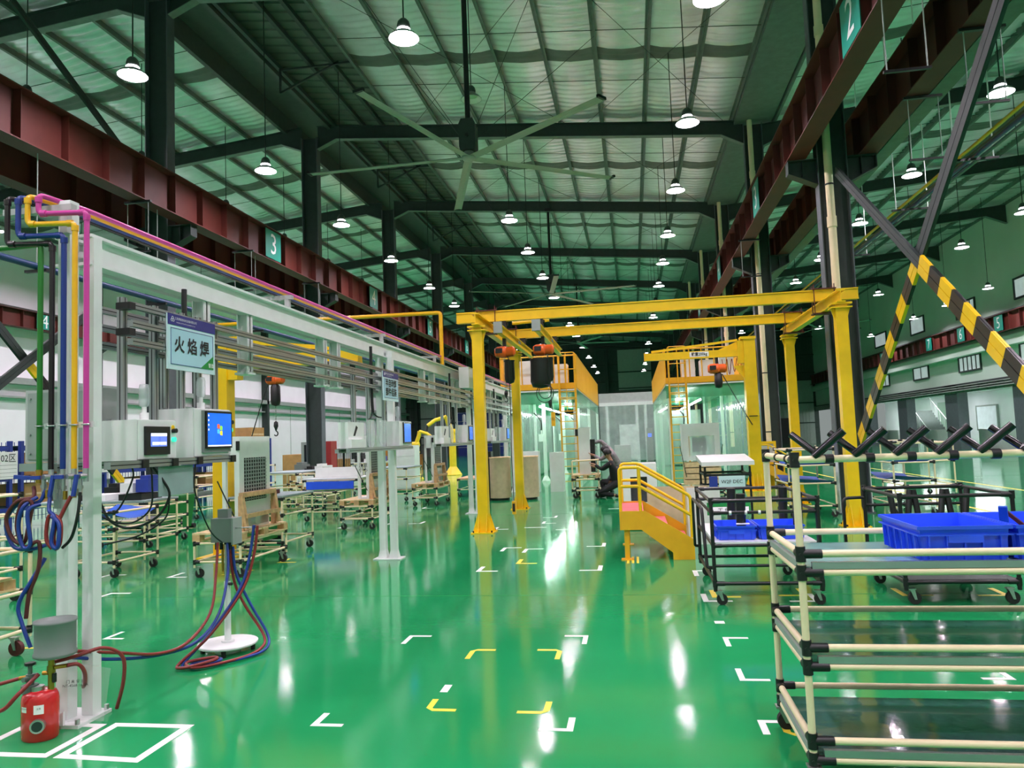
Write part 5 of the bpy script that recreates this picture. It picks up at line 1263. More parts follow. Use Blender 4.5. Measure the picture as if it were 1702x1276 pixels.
def ac_cart(x0, x1, y0, y1, label, grp):
    t = thing('assembly_cart', label, 'cart', ((x0+x1)/2, (y0+y1)/2, 0), grp)
    pipe_frame(t, x0, x1, y0, y1, .13, .45, [.2, .43], 'ivory', 'black', .016)
    for i in range(3):
        y = y0+(y1-y0)*(i+.5)/3; MB().cyl((x0, y, .2), (x1, y, .2), .015, 8).build('rail', 'ivory', t); MB().cyl((x0, y, .43), (x1, y, .43), .015, 8).build('rail', 'ivory', t)
    casters(t, [(x0+.02, y0+.05), (x1-.04, y0+.05), (x0+.02, y1-.05), (x1-.04, y1-.05)], .055)
    p = thing('wooden_pallet', 'x', 'pallet', ((x0+x1)/2, (y0+y1)/2, .446))
    pallet(p, x0-.03, x1+.03, y0+.0, y1-.0, .446, .56)
    c = thing('air_unit', 'x', 'machine', ((x0+x1)/2, (y0+y1)/2, .56))
    ac_cabinet(c, x0+.28, x0+.52, y0+.18, y0+1.0, .56, 1.76)
    for y in (y0+.15, y0+1.02):
        MB().prism([(x0+.53, .56), (x0+.6, .56), (x0+.6, 1.0), (x0+.53, 1.0)], 'y', y-.03, y).build('wood_prop', 'wood', c, label='wooden prop')
        MB().bar((x1+.02, y-.015, .58), (x0+.58, y-.015, 1.0), .03, .06).build('wood_prop', 'wood', c)
    MB().box(x0+.54, x0+.6, y0+.12, y0+1.02, .98, 1.04).build('wood_rail', 'wood', c); MB().box(x0+.62, x0+.66, y0+.12, y0+1.02, .72, .77).build('wood_rail', 'wood', c)
    MB().bar((x0+.26, y0+.1, 1.2), (x0+.5, y0+.1, .72), .012, .012).build('gas_strut', 'black', c)
    return t, p, c
a1, p1, c1 = ac_cart(-5.52, -4.9, 8.8, 10.05, 'ivory pipe cart on casters carrying a white grilled unit, nearest of the left line', 'left line carts')
p1['label'] = 'wooden pallet on the nearest left line cart'; c1['label'] = 'white air unit housing with dark grille and wooden props, nearest in the left line'
p1['group'] = 'left line pallets'; c1['group'] = 'left line air units'
for k, dy in enumerate((4.8, 9.5)):
    o = ('second', 'third')[k]
    dup(a1, (a1.location.x, a1.location.y+dy, 0), 'ivory pipe cart on casters carrying a white grilled unit, %s of the left line' % o)
    dup(p1, (p1.location.x, p1.location.y+dy, .446), 'wooden pallet on the %s left line cart' % o)
    dup(c1, (c1.location.x, c1.location.y+dy, .56), 'white air unit housing with dark grille and wooden props, %s in the left line' % o)
t = thing('label_sign', 'black lettered stickers stuck on a narrow white machine of the left line', 'sticker', (-5.24, 13.77, 1.1))
text('sticker_text', '注意\n小心', .09, (-5.12, 13.765, 1.15), (1,0,0), (0,0,1), 'ink', t)
# cart at the far left edge with a pallet and brace
a0 = thing('assembly_cart', 'ivory pipe cart with wooden brace cut by the left edge of the frame', 'cart', (-5.4, 4.95, 0))
pipe_frame(a0, -5.9, -4.98, 4.3, 5.58, .13, .86, [.19, .5, .84], 'ivory', 'black', .0165)
casters(a0, [(-5.86, 4.4), (-5.03, 4.4), (-5.86, 5.48), (-5.03, 5.48)], .06, 'rubber_red')
p0 = thing('wooden_pallet', 'wooden pallet on the cart at the left edge of the frame', 'pallet', (-5.4, 4.95, .52)); pallet(p0, -5.86, -5.04, 4.4, 5.5, .518, .63)
tag(MB().bar((-5.15, 5.38, .632), (-5.4, 5.38, 1.0), .05, .07).build('wood_brace', 'wood'), 'slanting wooden brace on the pallet at the left edge', 'brace')
def cart(label, x0, x1, y0, y1, h, levels, grp=None, sheet=None, near=False, card=True, top=None, cast=True, mp='ivory', cy='b'):
    t = thing('pipe_cart', label, 'cart', ((x0+x1)/2, (y0+y1)/2, 0), grp)
    pipe_frame(t, x0, x1, y0, y1, .13, h, levels, mp, 'black', .016, near)
    if cast: casters(t, [(x0+.03, y0+.05), (x1-.05, y0+.05), (x0+.03, y1-.05), (x1-.05, y1-.05)], .055)
    if sheet:
        for z in sheet:
            v = []
            for i in range(7):
                f = i/6; zz = z+.05-.16*math.sin(PI*f)*.6
                v += [(x0+.02, y0+(y1-y0)*f, zz+.03), (x1-.02, y0+(y1-y0)*f, zz-.03)]
            MB().add(v, [(2*i, 2*i+1, 2*i+3, 2*i+2) for i in range(6)], True).build('sling_sheet', 'sheet_blue', t, label='blue sling sheet')
    if top: B(x0-.02, x1+.02, y0-.02, y1+.02, h, h+.025).build('table_top', top, t)
    if card:
        xm = x0+.2; c = B(xm, xm+.26, y0-.03, y0-.024, h-.32, h-.06).build('label_card', 'ink_white', t, label='white label card'); text('card_text', '工位车\n№ 3-15', .06, (xm+.13, y0-.032, h-.19), (1,0,0), (0,0,1), 'ink', c)
    return t
cart('ivory pipe cart with blue sling sheet and white card, behind the coloured pipes', -7.32, -6.68, 8.85, 9.75, .86, [.2, .62, .84], sheet=[.8], near=True)
t = thing('work_table', 'long worktop with dark trays above the cart behind the coloured pipes', 'table', (-8.2, 10.6, 0))
pipe_frame(t, -9.1, -7.2, 10.2, 11.0, .02, .86, [.3, .84], 'ivory', 'black', .016, False); B(-9.12, -7.18, 10.18, 11.02, .86, .89).build('table_top', 'canvas', t)
for i, x in enumerate((-8.8, -8.3, -7.7)): tag(MB().hbox(x, x+.38, 10.3, 10.8, .892, .98, .01).build('parts_tray', 'black' if i != 1 else 'ink_white'), '%s parts tray on the long worktop, %s of three' % ('black' if i != 1 else 'white', ('left', 'middle', 'right')[i]), 'tray', 'trays on the worktop')
cart('low flat ivory cart with casters beside the first green bin', -9.6, -8.8, 12.5, 13.6, .32, [.2, .3], card=False, top='alu')
def bin_(x, y, label):
    t = thing('waste_bin', label, 'bin', (x, y, 0), 'green bins')
    q = MB(); a, b = .2, .25
    q.add([(x-a, y-a, .05), (x+a, y-a, .05), (x+a, y+a, .05), (x-a, y+a, .05), (x-b, y-b, .66), (x+b, y-b, .66), (x+b, y+b, .66), (x-b, y+b, .66)], [(0,3,2,1), (0,1,5,4), (1,2,6,5), (2,3,7,6), (3,0,4,7)]).build('body', 'green_bin', t)
    B(x-b-.02, x+b+.02, y-b-.02, y+b+.02, .66, .71).build('lid', 'green_bin', t); MB().cyl((x-b, y+b, .06), (x+b, y+b, .06), .05, 10).build('axle_wheel', 'rubber', t)
bin_(-9.3, 14.2, 'green lidded bin on the floor behind the stand with hoses'); bin_(-6.35, 12.1, 'green bin right of the nearest white air unit'); bin_(-6.0, 16.9, 'green bin under the long white table farther down the line')
cart('tall ivory cart with tabletop next to the nearest white air unit', -6.05, -5.15, 10.45, 11.5, .86, [.2, .6, .84], top='canvas')
tag(B(-5.9, -5.5, 10.7, 11.1, .887, .95).build('brown_box', 'rubber_red'), 'flat brown box lying on the tall cart next to the nearest air unit', 'box')
cart('ivory cart with white tabletop and blue side sheet before the second air unit', -7.0, -5.75, 15.2, 16.2, .88, [.2, .66, .86], top='white_paint', card=False)
tag(B(-6.9, -5.85, 15.12, 15.17, .68, .84).build('blue_side_sheet', 'crate_blue'), 'blue sheet hung on the front of the white topped cart', 'sheet')
tag(B(-6.9, -5.85, 15.6, 15.7, .91, 1.12).build('white_board', 'white_paint'), 'white board standing on the white topped cart', 'board')
cart('distant ivory cart with clutter left of the white topped cart', -9.2, -8.1, 17.5, 19, .95, [.2, .6, .93], top='canvas', card=False)
cart('distant ivory cart beside the third air unit', -7.2, -6.2, 20, 21.5, .9, [.2, .6, .88], top='canvas', card=False)
# ivory flow rack at left edge behind the brace cart
cart('ivory pipe rack with rails at the left edge behind the hose coil', -8.3, -6.9, 6.8, 7.6, 1.2, [.35, .7, .95, 1.18], card=False, near=False)

# cluttered ivory and black carts farther into the left bay
clut = [(-8.6, 11.6, .9, 'canvas', 'nearest'), (-10.6, 16.2, 1.0, None, 'second'), (-9.0, 19.8, .85, 'canvas', 'third'), (-11.2, 20.2, 1.1, None, 'fourth'), (-7.6, 17.2, .95, None, 'fifth'), (-8.4, 22.9, 1.0, 'white_paint', 'sixth')]
for k, (x, y, h, top, o) in enumerate(clut):
    tc = cart('cluttered ivory cart deep in the left bay before the blue racks, %s of them' % o, x-.5, x+.5, y, y+1.1, h, [.2, h*.5, h*.75, h-.02], 'cluttered carts', top=top, card=k % 2 == 0)
    for j in range(3):
        m = ('black', 'white_paint', 'rack_blue', 'carton', 'mid_grey')[(k*2+j) % 5]; n_ = {'black': 'black part', 'white_paint': 'white part', 'rack_blue': 'blue tray', 'carton': 'brown carton', 'mid_grey': 'grey part'}[m]
        zb = (h+.027) if top else h*.5+.02; xa = x-.42+.3*j
        if not top:
            zb += .004
            if j == 0: B(x-.48, x+.48, y+.02, y+1.08, h*.5+.017, h*.5+.023).build('tray_sheet', 'mid_grey', tc)
        q = MB().box(xa, xa+.24, y+.1, y+.6+.1*j, zb, zb+.1+.06*((k+j) % 3)); q.box(xa+.04, xa+.2, y+.16, y+.5, zb+.1+.06*((k+j) % 3), zb+.16+.06*((k+j) % 3))
        tag(q.build('loose_part', m), '%s lying on the %s cluttered cart of the left bay, %s position' % (n_, o, ('left', 'middle', 'right')[j]), 'part', 'parts on the cluttered carts')
# ---- blue storage racks along the left
def blue_rack(y, label):
    t = thing('pallet_rack', label, 'rack', (-13.6, y, 0), 'blue storage racks')
    for x in (-14.1, -13.1):
        for yy in (y, y+2.6): B(x-.04, x+.04, yy-.04, yy+.04, 0, 1.95).build('upright', 'rack_blue', t)
    for z in (.45, 1.1, 1.75):
        for x in (-14.1, -13.1): B(x-.03, x+.03, y, y+2.6, z, z+.09).build('beam', 'rack_blue', t)
        B(-14.1, -13.1, y, y+2.6, z+.09, z+.1).build('shelf_board', 'dark_steel', t)
    q = MB()
    for i in range(22): q.box(-14.16, -14.15, y+i*.12, y+i*.12+.012, .1, 1.95)
    for i in range(10): q.box(-14.16, -14.15, y, y+2.6, .2+i*.18, .21+i*.18)
    q.build('wire_back', 'rack_blue', t, kind='stuff')
    return t
br = blue_rack(8.6, 'blue storage rack by the left wall side, nearest in its row')
for k in range(1, 6): dup(br, (-13.6, 8.6+2.9*k, 0), 'blue storage rack by the left wall side, %s in its row' % ORD[k])
n = 0
for k in range(6):
    for z in (.55, 1.2, 1.85):
        for j in range(2):
            y = 8.75+2.9*k+j*1.2+random.uniform(0, .15); h = random.uniform(.28, .5); w_ = random.uniform(.6, .95); n += 1
            if z > 1.8 and (k+j) % 3: continue
            m = random.choice(['carton', 'carton', 'carton', 'sheet_blue', 'white_paint']); cn = {'carton': 'brown carton', 'sheet_blue': 'blue box', 'white_paint': 'white box'}[m]
            t = tag(B(-13.95, -13.2, y, y+w_, z+.002, z+h).build('stored_box', m), '%s on the %s shelf of the %s blue rack, %s side' % (cn, {.55: 'low', 1.2: 'middle', 1.85: 'top'}[z], ORD[k], ('near', 'far')[j]), 'box', 'boxes on the blue racks')
            B(-13.205, -13.198, y+.03, y+w_-.03, z+h*.46, z+h*.56).build('tape_strip', 'wood_pale', t)
for y, s in ((13.75, '02区'), (16.85, '03区'), (19.65, '04区')):
    t = tag(B(-13.058, -13.04, y, y+.5, 1.15, 1.72).build('zone_sign', 'ink_white'), 'white zone card reading %s on the blue racks, %s of three' % (s, {'02区': 'nearest', '03区': 'middle', '04区': 'farthest'}[s]), 'sign'); text('sign_text', s, .2, (-13.036, y+.25, 1.58), (0,1,0), (0,0,1), 'ink', t)
    q = MB()
    for i in range(4): q.box(-13.04, -13.038, y+.03, y+.47, 1.2+i*.08, 1.206+i*.08)
    q.build('table_lines', 'mid_grey', t)
tag(MB().cyl((-9.6, 7.6, 0), (-9.6, 7.6, 1.7), .025, 8).build('yellow_pole', 'pipe_yellow'), 'thin yellow pole standing among the carts at left', 'pole')
# display board
t = thing('display_board', 'tall grey framed display board with dark panels and red side', 'board', (-11.1, 25, 0))
f = MB()
for a in ((-11.55, -11.45, 0, 1.75), (-10.75, -10.65, 0, 1.75), (-11.45, -10.75, 1.65, 1.75), (-11.45, -10.75, .78, .9), (-11.45, -10.75, .0, .06)): f.box(a[0], a[1], 24.96, 25.04, a[2], a[3])
f.build('frame', 'grey_paint', t)
up = B(-11.45, -10.75, 24.99, 25.03, .9, 1.65).build('poster_panel', 'display_dark', t); B(-11.45, -10.75, 24.99, 25.03, .06, .78).build('poster_panel', 'display_red', t)
text('poster_text', '安全生产', .13, (-11.1, 24.985, 1.52), (1,0,0), (0,0,1), 'hoist_orange', up)
MB().lathe((0, 0, 0), [(0.0, 0), (.2, 0)], 20)
MB().cyl((-11.1, 24.985, 1.25), (-11.1, 24.98, 1.25), .16, 20).build('round_picture', 'display_red', up)
B(-10.65, -10.45, 24.98, 25.5, 0, 1.75).build('side_panel', 'display_red', t)
# fence, cartons, robots in the far left
t = thing('bar_fence', 'black bar safety fence in the far left with goods behind it', 'fence', (-11.2, 26, 0))
for i in range(10): B(-11.23, -11.17, 26+i*2-.03, 26.03+i*2, 0, 1.5).build('post', 'black', t)
q = MB()
for i in range(120): q.box(-11.21, -11.19, 26+i*.15, 26.02+i*.15, .15, 1.45)
q.build('bar', 'black', t, kind='stuff'); B(-11.22, -11.18, 26, 44, 1.42, 1.46).build('top_rail', 'black', t); B(-11.22, -11.18, 26, 44, .12, .16).build('bottom_rail', 'black', t)
for k, (x, y, w_, h, m) in enumerate(((-12.8, 27.5, 1.4, 1.3, 'carton'), (-12.8, 30, 1.2, 1.0, 'carton'), (-12.6, 33.5, 1.3, .9, 'white_paint'), (-12.8, 37, 1.3, 1.5, 'carton_orange'), (-12.7, 39, 1.2, 1.25, 'carton_orange'), (-12.7, 41, 1.2, .9, 'carton_orange'))):
    tag(B(x-w_/2, x+w_/2, y, y+1.3, 0, h).build('stacked_carton', m), '%s stack behind the black bar fence, %s from the camera' % ({'carton': 'brown carton', 'white_paint': 'white carton', 'carton_orange': 'orange carton'}[m], ORD[k]), 'carton', 'cartons behind the fence')
def robot(x, y, s, label, flip=1):
    t = thing('robot_arm', label, 'robot', (x, y, 0), 'robots')
    MB().lathe((x, y, 0), [(.42*s, 0), (.42*s, .03), (.2*s, .35*s), (.17*s, .4*s), (.17*s, 1.5*s), (.24*s, 1.52*s), (.24*s, 1.6*s)], 12, False).build('pedestal', 'robot_yellow', t)
    q = MB().cyl((x, y, 1.6*s), (x, y, 1.95*s), .2*s, 12); q.cyl((x-.2*s, y, 2.0*s), (x+.2*s, y, 2.0*s), .16*s, 12); q.build('turret', 'robot_yellow', t)
    MB().tube([(x, y, 2.0*s), (x+.2*flip*s, y, 2.5*s), (x+.25*flip*s, y, 2.75*s)], .12*s, 8).build('lower_arm', 'robot_yellow', t)
    MB().tube([(x+.25*flip*s, y, 2.75*s), (x+.75*flip*s, y-.2*s, 2.6*s), (x+1.1*flip*s, y-.3*s, 2.35*s)], .09*s, 8).build('upper_arm', 'robot_yellow', t)
    MB().cyl((x+1.1*flip*s, y-.3*s, 2.35*s), (x+1.15*flip*s, y-.32*s, 2.1*s), .05*s, 8).build('torch', 'black', t)
robot(-8.4, 34.5, 1.0, 'yellow robot arm on a pedestal behind the third station, right one', -1); robot(-9.3, 31.5, .75, 'smaller yellow robot arm left of the pedestal robot')
cart('low cart with small white cabinets beside the second white post pair', -5.0, -4.2, 21, 22.4, .5, [.2, .48], card=False, top='wood')
t = thing('white_cabinet', 'narrow white cabinet with handles right of the second white post pair', 'cabinet', (-7.6, 24.5, 0)); B(-8, -7.2, 24.2, 24.8, .06, 1.5).build('body', 'white_paint', t)
for i in range(4): B(-7.98, -7.22, 24.185, 24.2, .1+i*.35, .42+i*.35).build('drawer', 'white_paint', t)
B(-7.95, -7.25, 24.25, 24.75, 0, .06).build('plinth', 'black', t)
# beige rounded cabinets
for k, x in enumerate((-3.52, -2.78)):
    t = thing('rounded_cabinet', 'beige wood-look rounded cabinet behind the yellow gantry, %s one' % ('left', 'right')[k], 'cabinet', (x, 19.6, 0), 'rounded cabinets')
    MB().lathe((x, 19.65, .06), [(.29, 0), (.29, 1.04)], 20).build('body', 'beige_wood', t); MB().lathe((x, 19.65, 1.1), [(.3, 0), (.3, .03), (0, .03)], 20).build('top', 'wood_pale', t)
    MB().lathe((x, 19.65, 0), [(.24, 0), (.24, .06)], 16).build('plinth', 'black', t)
for k, (x, w_, h) in enumerate(((-3.05, .55, .3), (-2.25, .4, .25))): tag(B(x-w_/2, x+w_/2, 22.0, 22.4, 0, .9+h).build('white_carton', 'white_paint'), 'white carton behind the beige rounded cabinets, %s one' % ('left', 'right')[k], 'carton', 'white cartons')
t = tag(B(-3.98, -3.72, 19.5, 19.8, .0, 1.28).build('black_cabinet', 'black'), 'narrow black cabinet left of the beige rounded cabinets', 'cabinet')

# ---- workers' cart and right side machines
t = thing('assembly_cart', 'small cart with casters beside the two workers', 'cart', (-1.25, 19.9, 0))
pipe_frame(t, -1.6, -.92, 19.45, 20.4, .13, .5, [.2, .48], 'ivory', 'black', .02, False); casters(t, [(-1.55, 19.5), (-.98, 19.5), (-1.55, 20.35), (-.98, 20.35)], .07)
p = thing('wooden_pallet', 'wooden pallet on the cart beside the workers', 'pallet', (-1.25, 19.9, .505)); pallet(p, -1.62, -.9, 19.45, 20.4, .505, .6)
c = thing('white_panel_unit', 'tall narrow white unit being worked on by the two workers', 'machine', (-1.25, 19.9, .6))
B(-1.42, -1.12, 19.75, 20.1, .6, 1.82).build('body', 'white_paint', c); B(-1.12, -1.0, 19.8, 20.05, .65, 1.5).build('open_side', 'black', c, label='dark open side with fittings')
for z in (.8, 1.0, 1.25): B(-1.0, -.97, 19.82, 20.0, z, z+.08).build('fitting', 'grey_paint', c)
MB().cyl((-1.6, 19.6, .95), (-.9, 19.6, .97), .022, 8).build('support_bar', 'ivory', c); MB().cyl((-1.6, 19.6, .6), (-1.6, 19.6, .95), .02, 8).build('support_post', 'ivory', c); MB().cyl((-.93, 19.6, .6), (-.93, 19.6, .97), .02, 8).build('support_post', 'ivory', c)
B(-1.5, -1.42, 19.8, 19.86, 1.6, 1.78).build('black_clip', 'black', c)
t = thing('assembly_cart', 'cart under the white windowed unit before the right booth', 'cart', (1.45, 17.3, 0))
pipe_frame(t, .95, 2.0, 17.0, 17.8, .13, .42, [.2, .4], 'ivory', 'black', .02, False); casters(t, [(1.0, 17.05), (1.95, 17.05), (1.0, 17.75), (1.95, 17.75)], .06)
c = thing('windowed_unit', 'white unit with a square window on a crate before the right booth', 'machine', (1.47, 17.4, .42))
for i in range(4): B(1.1, 1.9, 17.2, 17.7, .42+i*.13, .53+i*.13).build('crate_board', 'wood_pale', c, label='pale wooden crate board')
f = MB(); a0_, a1_, b0_, b1_ = 1.08, 1.9, .96, 1.78
for a in ((a0_, a1_, b1_-.28, b1_), (a0_, a1_, b0_, b0_+.08), (a0_, a0_+.14, b0_+.08, b1_-.28), (a1_-.12, a1_, b0_+.08, b1_-.28)): f.box(a[0], a[1], 17.2, 17.7, a[2], a[3])
f.build('housing', 'white_paint', c); B(a0_+.14, a1_-.12, 17.22, 17.23, b0_+.08, b1_-.28).build('window_pane', 'acrylic', c); B(a0_+.25, a1_-.25, 17.6, 17.65, b0_+.18, b1_-.32).build('coil', 'mesh_dark', c)
MB().bar((1.02, 17.15, 1.3), (1.14, 17.2, .6), .015, .015).build('strap', 'black', c); MB().bar((1.95, 17.15, 1.3), (1.88, 17.2, .96), .015, .015).build('strap', 'black', c)
t = thing('trolley_table', 'black legged trolley with tilted white tray and label card, behind the black cart', 'trolley', (1.55, 13.8, 0))
pipe_frame(t, 1.2, 1.95, 13.4, 14.3, .02, .98, [.62, .84], 'black', 'black', .02, False)
MB().prism([(13.3, 1.0), (14.4, 1.08), (14.4, 1.16), (13.3, 1.07)], 'x', 1.14, 2.02).build('tray', 'white_paint', t, label='tilted white tray')
b = B(1.42, 1.86, 13.37, 13.38, .62, .82).build('label_card', 'sign_body', t); text('card_text', 'W2F DEC', .085, (1.64, 13.365, .72), (1,0,0), (0,0,1), 'ink', b); B(1.26, 1.4, 13.37, 13.38, .64, .82).build('blue_card', 'rack_blue', t)
cart('low ivory frame left of the trolley with white tray', .72, 1.15, 12.7, 14.2, .36, [.2, .34], card=False)
for k, (x0, x1, y0, y1, lb) in enumerate(((2.72, 3.5, 14.1, 15.4, 'ivory pipe rack with two blue slings behind the gantry post, left of the column'), (4.48, 5.15, 14.1, 15.6, 'ivory pipe rack with blue slings right of the white-footed column'))):
    cart(lb, x0, x1, y0, y1, 1.3 if k else 1.25, [.2, .6, .92, 1.28 if k else 1.2], card=False, sheet=[.62, .95])
cart('ivory pipe rack far right of the column, second behind', 5.6, 6.6, 17, 18.4, 1.2, [.3, .8, 1.18], card=False)
t = thing('beige_panel', 'large beige panel leaning behind the yellow steps', 'panel', (.5, 11.6, 0)); MB().bar((.62, 11.7, .02), (.62, 11.78, .78), .9, .03, (0,1,0)).build('sheet', 'beige_wood', t)
t = thing('white_board', 'white board standing on the floor right of the yellow steps', 'board', (1.0, 11.1, 0)); B(.72, 1.18, 11.05, 11.09, 0, .8).build('sheet', 'white_paint', t)
t = thing('white_vent_housing', 'low white vent housing on a pallet seen through the step handrail', 'machine', (.08, 13.0, 0))
f = MB()
for a in ((-.22, .36, .88, 1.1), (-.22, .36, .3, .45), (-.22, -.08, .45, .88), (.2, .36, .45, .88)): f.box(a[0], a[1], 12.8, 13.3, a[2], a[3])
f.build('housing', 'white_paint', t); B(-.08, .2, 12.9, 12.92, .45, .88).build('mesh', 'mesh_dark', t)
for i in range(6): B(-.22, .36, 12.78, 13.32, .02+i*.047, .06+i*.047).build('crate_board', 'wood', t)
t2 = dup(T_STEPS, (3.75, 21.2, 0), 'second yellow steps beside the jib crane post before the right booth') if 'T_STEPS' in globals() else None
# yellow small frame by the right column
t = thing('meter_frame', 'small yellow framed panel fixed low by the second right column', 'frame', (3.3, 22.2, 0))
f = MB()
for a in ((3.05, 3.12, .3, 1.25), (3.5, 3.57, .3, 1.25), (3.12, 3.5, 1.18, 1.25), (3.12, 3.5, .6, .66)): f.box(a[0]+.4, a[1]+.4, 22.1, 22.16, a[2], a[3])
f.build('frame', 'yellow', t); B(3.52, 3.9, 22.12, 22.14, .66, 1.18).build('panel', 'wall_sheet', t); B(3.47, 3.95, 22.08, 22.18, 0, .3).build('foot', 'yellow', t)
# pipes in the right bay
t = thing('surge_girder', 'grey green box girder running beside the outer red beam of the right columns', 'beam', (5.25, 2, 7.0))
B(5.25-.14, 5.25+.14, 1, 78, 7.0, 7.0+.02).build('bottom_plate', 'purlin', t); B(5.25-.14, 5.25-.12, 1, 78, 7.0+.02, 7.0+.28).build('side_plate', 'purlin', t); B(5.25+.12, 5.25+.14, 1, 78, 7.0+.02, 7.0+.28).build('side_plate', 'purlin', t)
for k in range(1, 9): MB().bar((4.63, FR[k]+.25, 7.5), (5.2, FR[k]+.25, 7.29), .06, .06).build('tie_bar', 'purlin', t)
for nm, m, x, z, r_ in (('yellow pipe hung under the roof of the right bay', 'pipe_yellow', 5.62, 6.0, .03), ('blue pipe hung under the roof of the right bay', 'pipe_blue', 5.84, 6.0, .04), ('dark pipe hung between the yellow and blue pipes of the right bay', 'black', 5.72, 5.97, .02), ('green grey pipe hung beside the blue pipe of the right bay', 'purlin', 5.98, 6.0, .03)):
    tag(MB().cyl((x, 8.5, z), (x, 60, z), r_, 8).build('overhead_pipe', m), nm, 'pipe')
for k, y in enumerate((10.4, 13.2, 16, 20)):
    t = thing('pipe_trapeze', 'trapeze hanger holding the right bay pipes, %s from the camera' % ORD[k], 'hanger', (5.8, y, 5.9), 'pipe trapezes')
    MB().cyl((5.5, y, 5.93), (5.5, y, zright(5.5)+.55), .012, 6).cyl((6.1, y, 5.93), (6.1, y, zright(6.1)+.55), .012, 6).build('rod', 'white_paint', t); B(5.42, 6.18, y-.02, y+.02, 5.9, 5.94).build('bar', 'black', t)

# ================================================================= WORKERS
def skin_mesh(name, chains, m, parent, sub=2):
    """chains: list of point lists [(x,y,z,r)...]; a chain that starts on an existing vertex joins it"""
    V = []; E = []; R_ = []; idx = {}
    for ch in chains:
        prev = None
        for p in ch:
            k = tuple(round(c, 4) for c in p[:3])
            if k not in idx: idx[k] = len(V); V.append(k); R_.append(p[3])
            if prev is not None and prev != idx[k]: E.append((prev, idx[k]))
            prev = idx[k]
    o0 = Vector(ORG[parent.name]); me = bpy.data.meshes.new(name)
    me.from_pydata([(v[0]-o0.x, v[1]-o0.y, v[2]-o0.z) for v in V], E, []); me.materials.append(M[m])
    ob = bpy.data.objects.new(name, me); COL.objects.link(ob); ob.parent = parent
    md = ob.modifiers.new('Skin', 'SKIN'); md.use_smooth_shade = True
    for i, d in enumerate(me.skin_vertices[0].data): d.radius = (R_[i], R_[i]); d.use_root = (i == 0)
    s = ob.modifiers.new('Sub', 'SUBSURF'); s.levels = sub; s.render_levels = sub
    return ob
def worker(label, loc, P, top, bottom):
    """P: joint dict"""
    t = thing('person', label, 'person', loc)
    g = lambda n: tuple(P[n])
    def lerp(a, b, f): return tuple(a[i]+(b[i]-a[i])*f for i in range(3))
    pel, ch, nk, hd = g('pelvis'), g('chest'), g('neck'), g('head')
    body = [[pel+(.075,), lerp(pel, ch, .5)+(.07,), ch+(.08,), nk+(.055,), lerp(nk, hd, .55)+(.065,), hd+(.095,), tuple(hd[i]+P['up'][i]*.1 for i in range(3))+(.06,)]]
    for s in 'ab':
        body.append([ch+(.08,), g('sh'+s)+(.055,), g('el'+s)+(.042,), g('wr'+s)+(.03,), tuple(g('wr'+s)[i]+P['hd'+s][i]*.06 for i in range(3))+(.035,)])
        body.append([pel+(.075,), g('hip'+s)+(.07,), g('kn'+s)+(.05,), g('an'+s)+(.038,), g('to'+s)+(.03,)])
    for s in 'ab':
        w_ = Vector(tuple(g('wr'+s)[i]+P['hd'+s][i]*.06 for i in range(3))); d = Vector(P['hd'+s]).normalized(); q = d.cross(Vector((0,1,0))).normalized(); yv = Vector((0,1,0))
        for k in range(4):
            st = w_; a = st+yv*((k-1.5)*.022)+d*.03; b = a+d*.035; e = b+d*.03-q*.015
            body.append([tuple(w_)+(.035,), tuple(a)+(.011,), tuple(b)+(.010,), tuple(e)+(.008,)])
        th = w_+q*.035+d*.0; body.append([tuple(w_)+(.035,), tuple(th)+(.012,), tuple(th+d*.035)+(.010,)])
    bo = skin_mesh('body', body, 'skin', t, 1)
    sh = [[lerp(pel, ch, -.1)+(.14,), lerp(pel, ch, .5)+(.135,), ch+(.15,), lerp(ch, nk, .8)+(.07,)]]
    tr = [[lerp(pel, ch, .15)+(.13,), pel+(.14,)]]
    for s in 'ab':
        sh.append([ch+(.15,), g('sh'+s)+(.082,), lerp(g('sh'+s), g('el'+s), .55)+(.064,), g('el'+s)+(.056,), lerp(g('el'+s), g('wr'+s), .93)+(.044,)])
        tr.append([pel+(.14,), g('hip'+s)+(.11,), lerp(g('hip'+s), g('kn'+s), .5)+(.095,), g('kn'+s)+(.08,), lerp(g('kn'+s), g('an'+s), .5)+(.066,), g('an'+s)+(.06,)])
        an, to = Vector(g('an'+s)), Vector(g('to'+s))
        f = skin_mesh('shoe', [[tuple(an)+(.052,), tuple(an+(to-an)*.6)+(.05,), tuple(to+(to-an)*.25)+(.038,)]], 'black', t, 1)
    skin_mesh('shirt', sh, top, t, 1); skin_mesh('trousers', tr, bottom, t, 1)
    u = Vector(P['up']); fw = Vector(P['face']); h = Vector(hd)
    q = MB()
    c = h+u*.035-fw*.022
    vs = []; n = 12; rows = 7
    side = u.cross(fw).normalized()
    for i in range(rows):
        th = PI*.62*i/(rows-1)
        for k in range(n):
            a = 2*PI*k/n; rr_ = .118*math.sin(th)
            vs.append(c+u*(.118*math.cos(th))+(fw*math.cos(a)+side*math.sin(a))*rr_*(1 if math.cos(a) < .55 or th < 1.0 else .8))
    q.add(vs, [(i*n+k, i*n+(k+1) % n, (i+1)*n+(k+1) % n, (i+1)*n+k) for i in range(rows-1) for k in range(n)], True).build('hair', 'hair', t)
    e = MB()
    for s in (-1, 1): e.lathe(h+fw*.094+side*s*.032+u*.01, [(0, -.008), (.008, 0), (0, .008)], 6)
    e.build('eye', 'ink', t); MB().cyl(h+fw*.09+u*.0, h+fw*.118-u*.022, .009, 6, .014).build('nose', 'skin', t)
    MB().bar(h+fw*.092-u*.052-side*.022, h+fw*.092-u*.052+side*.022, .008, .008).build('mouth', 'rubber_red', t)
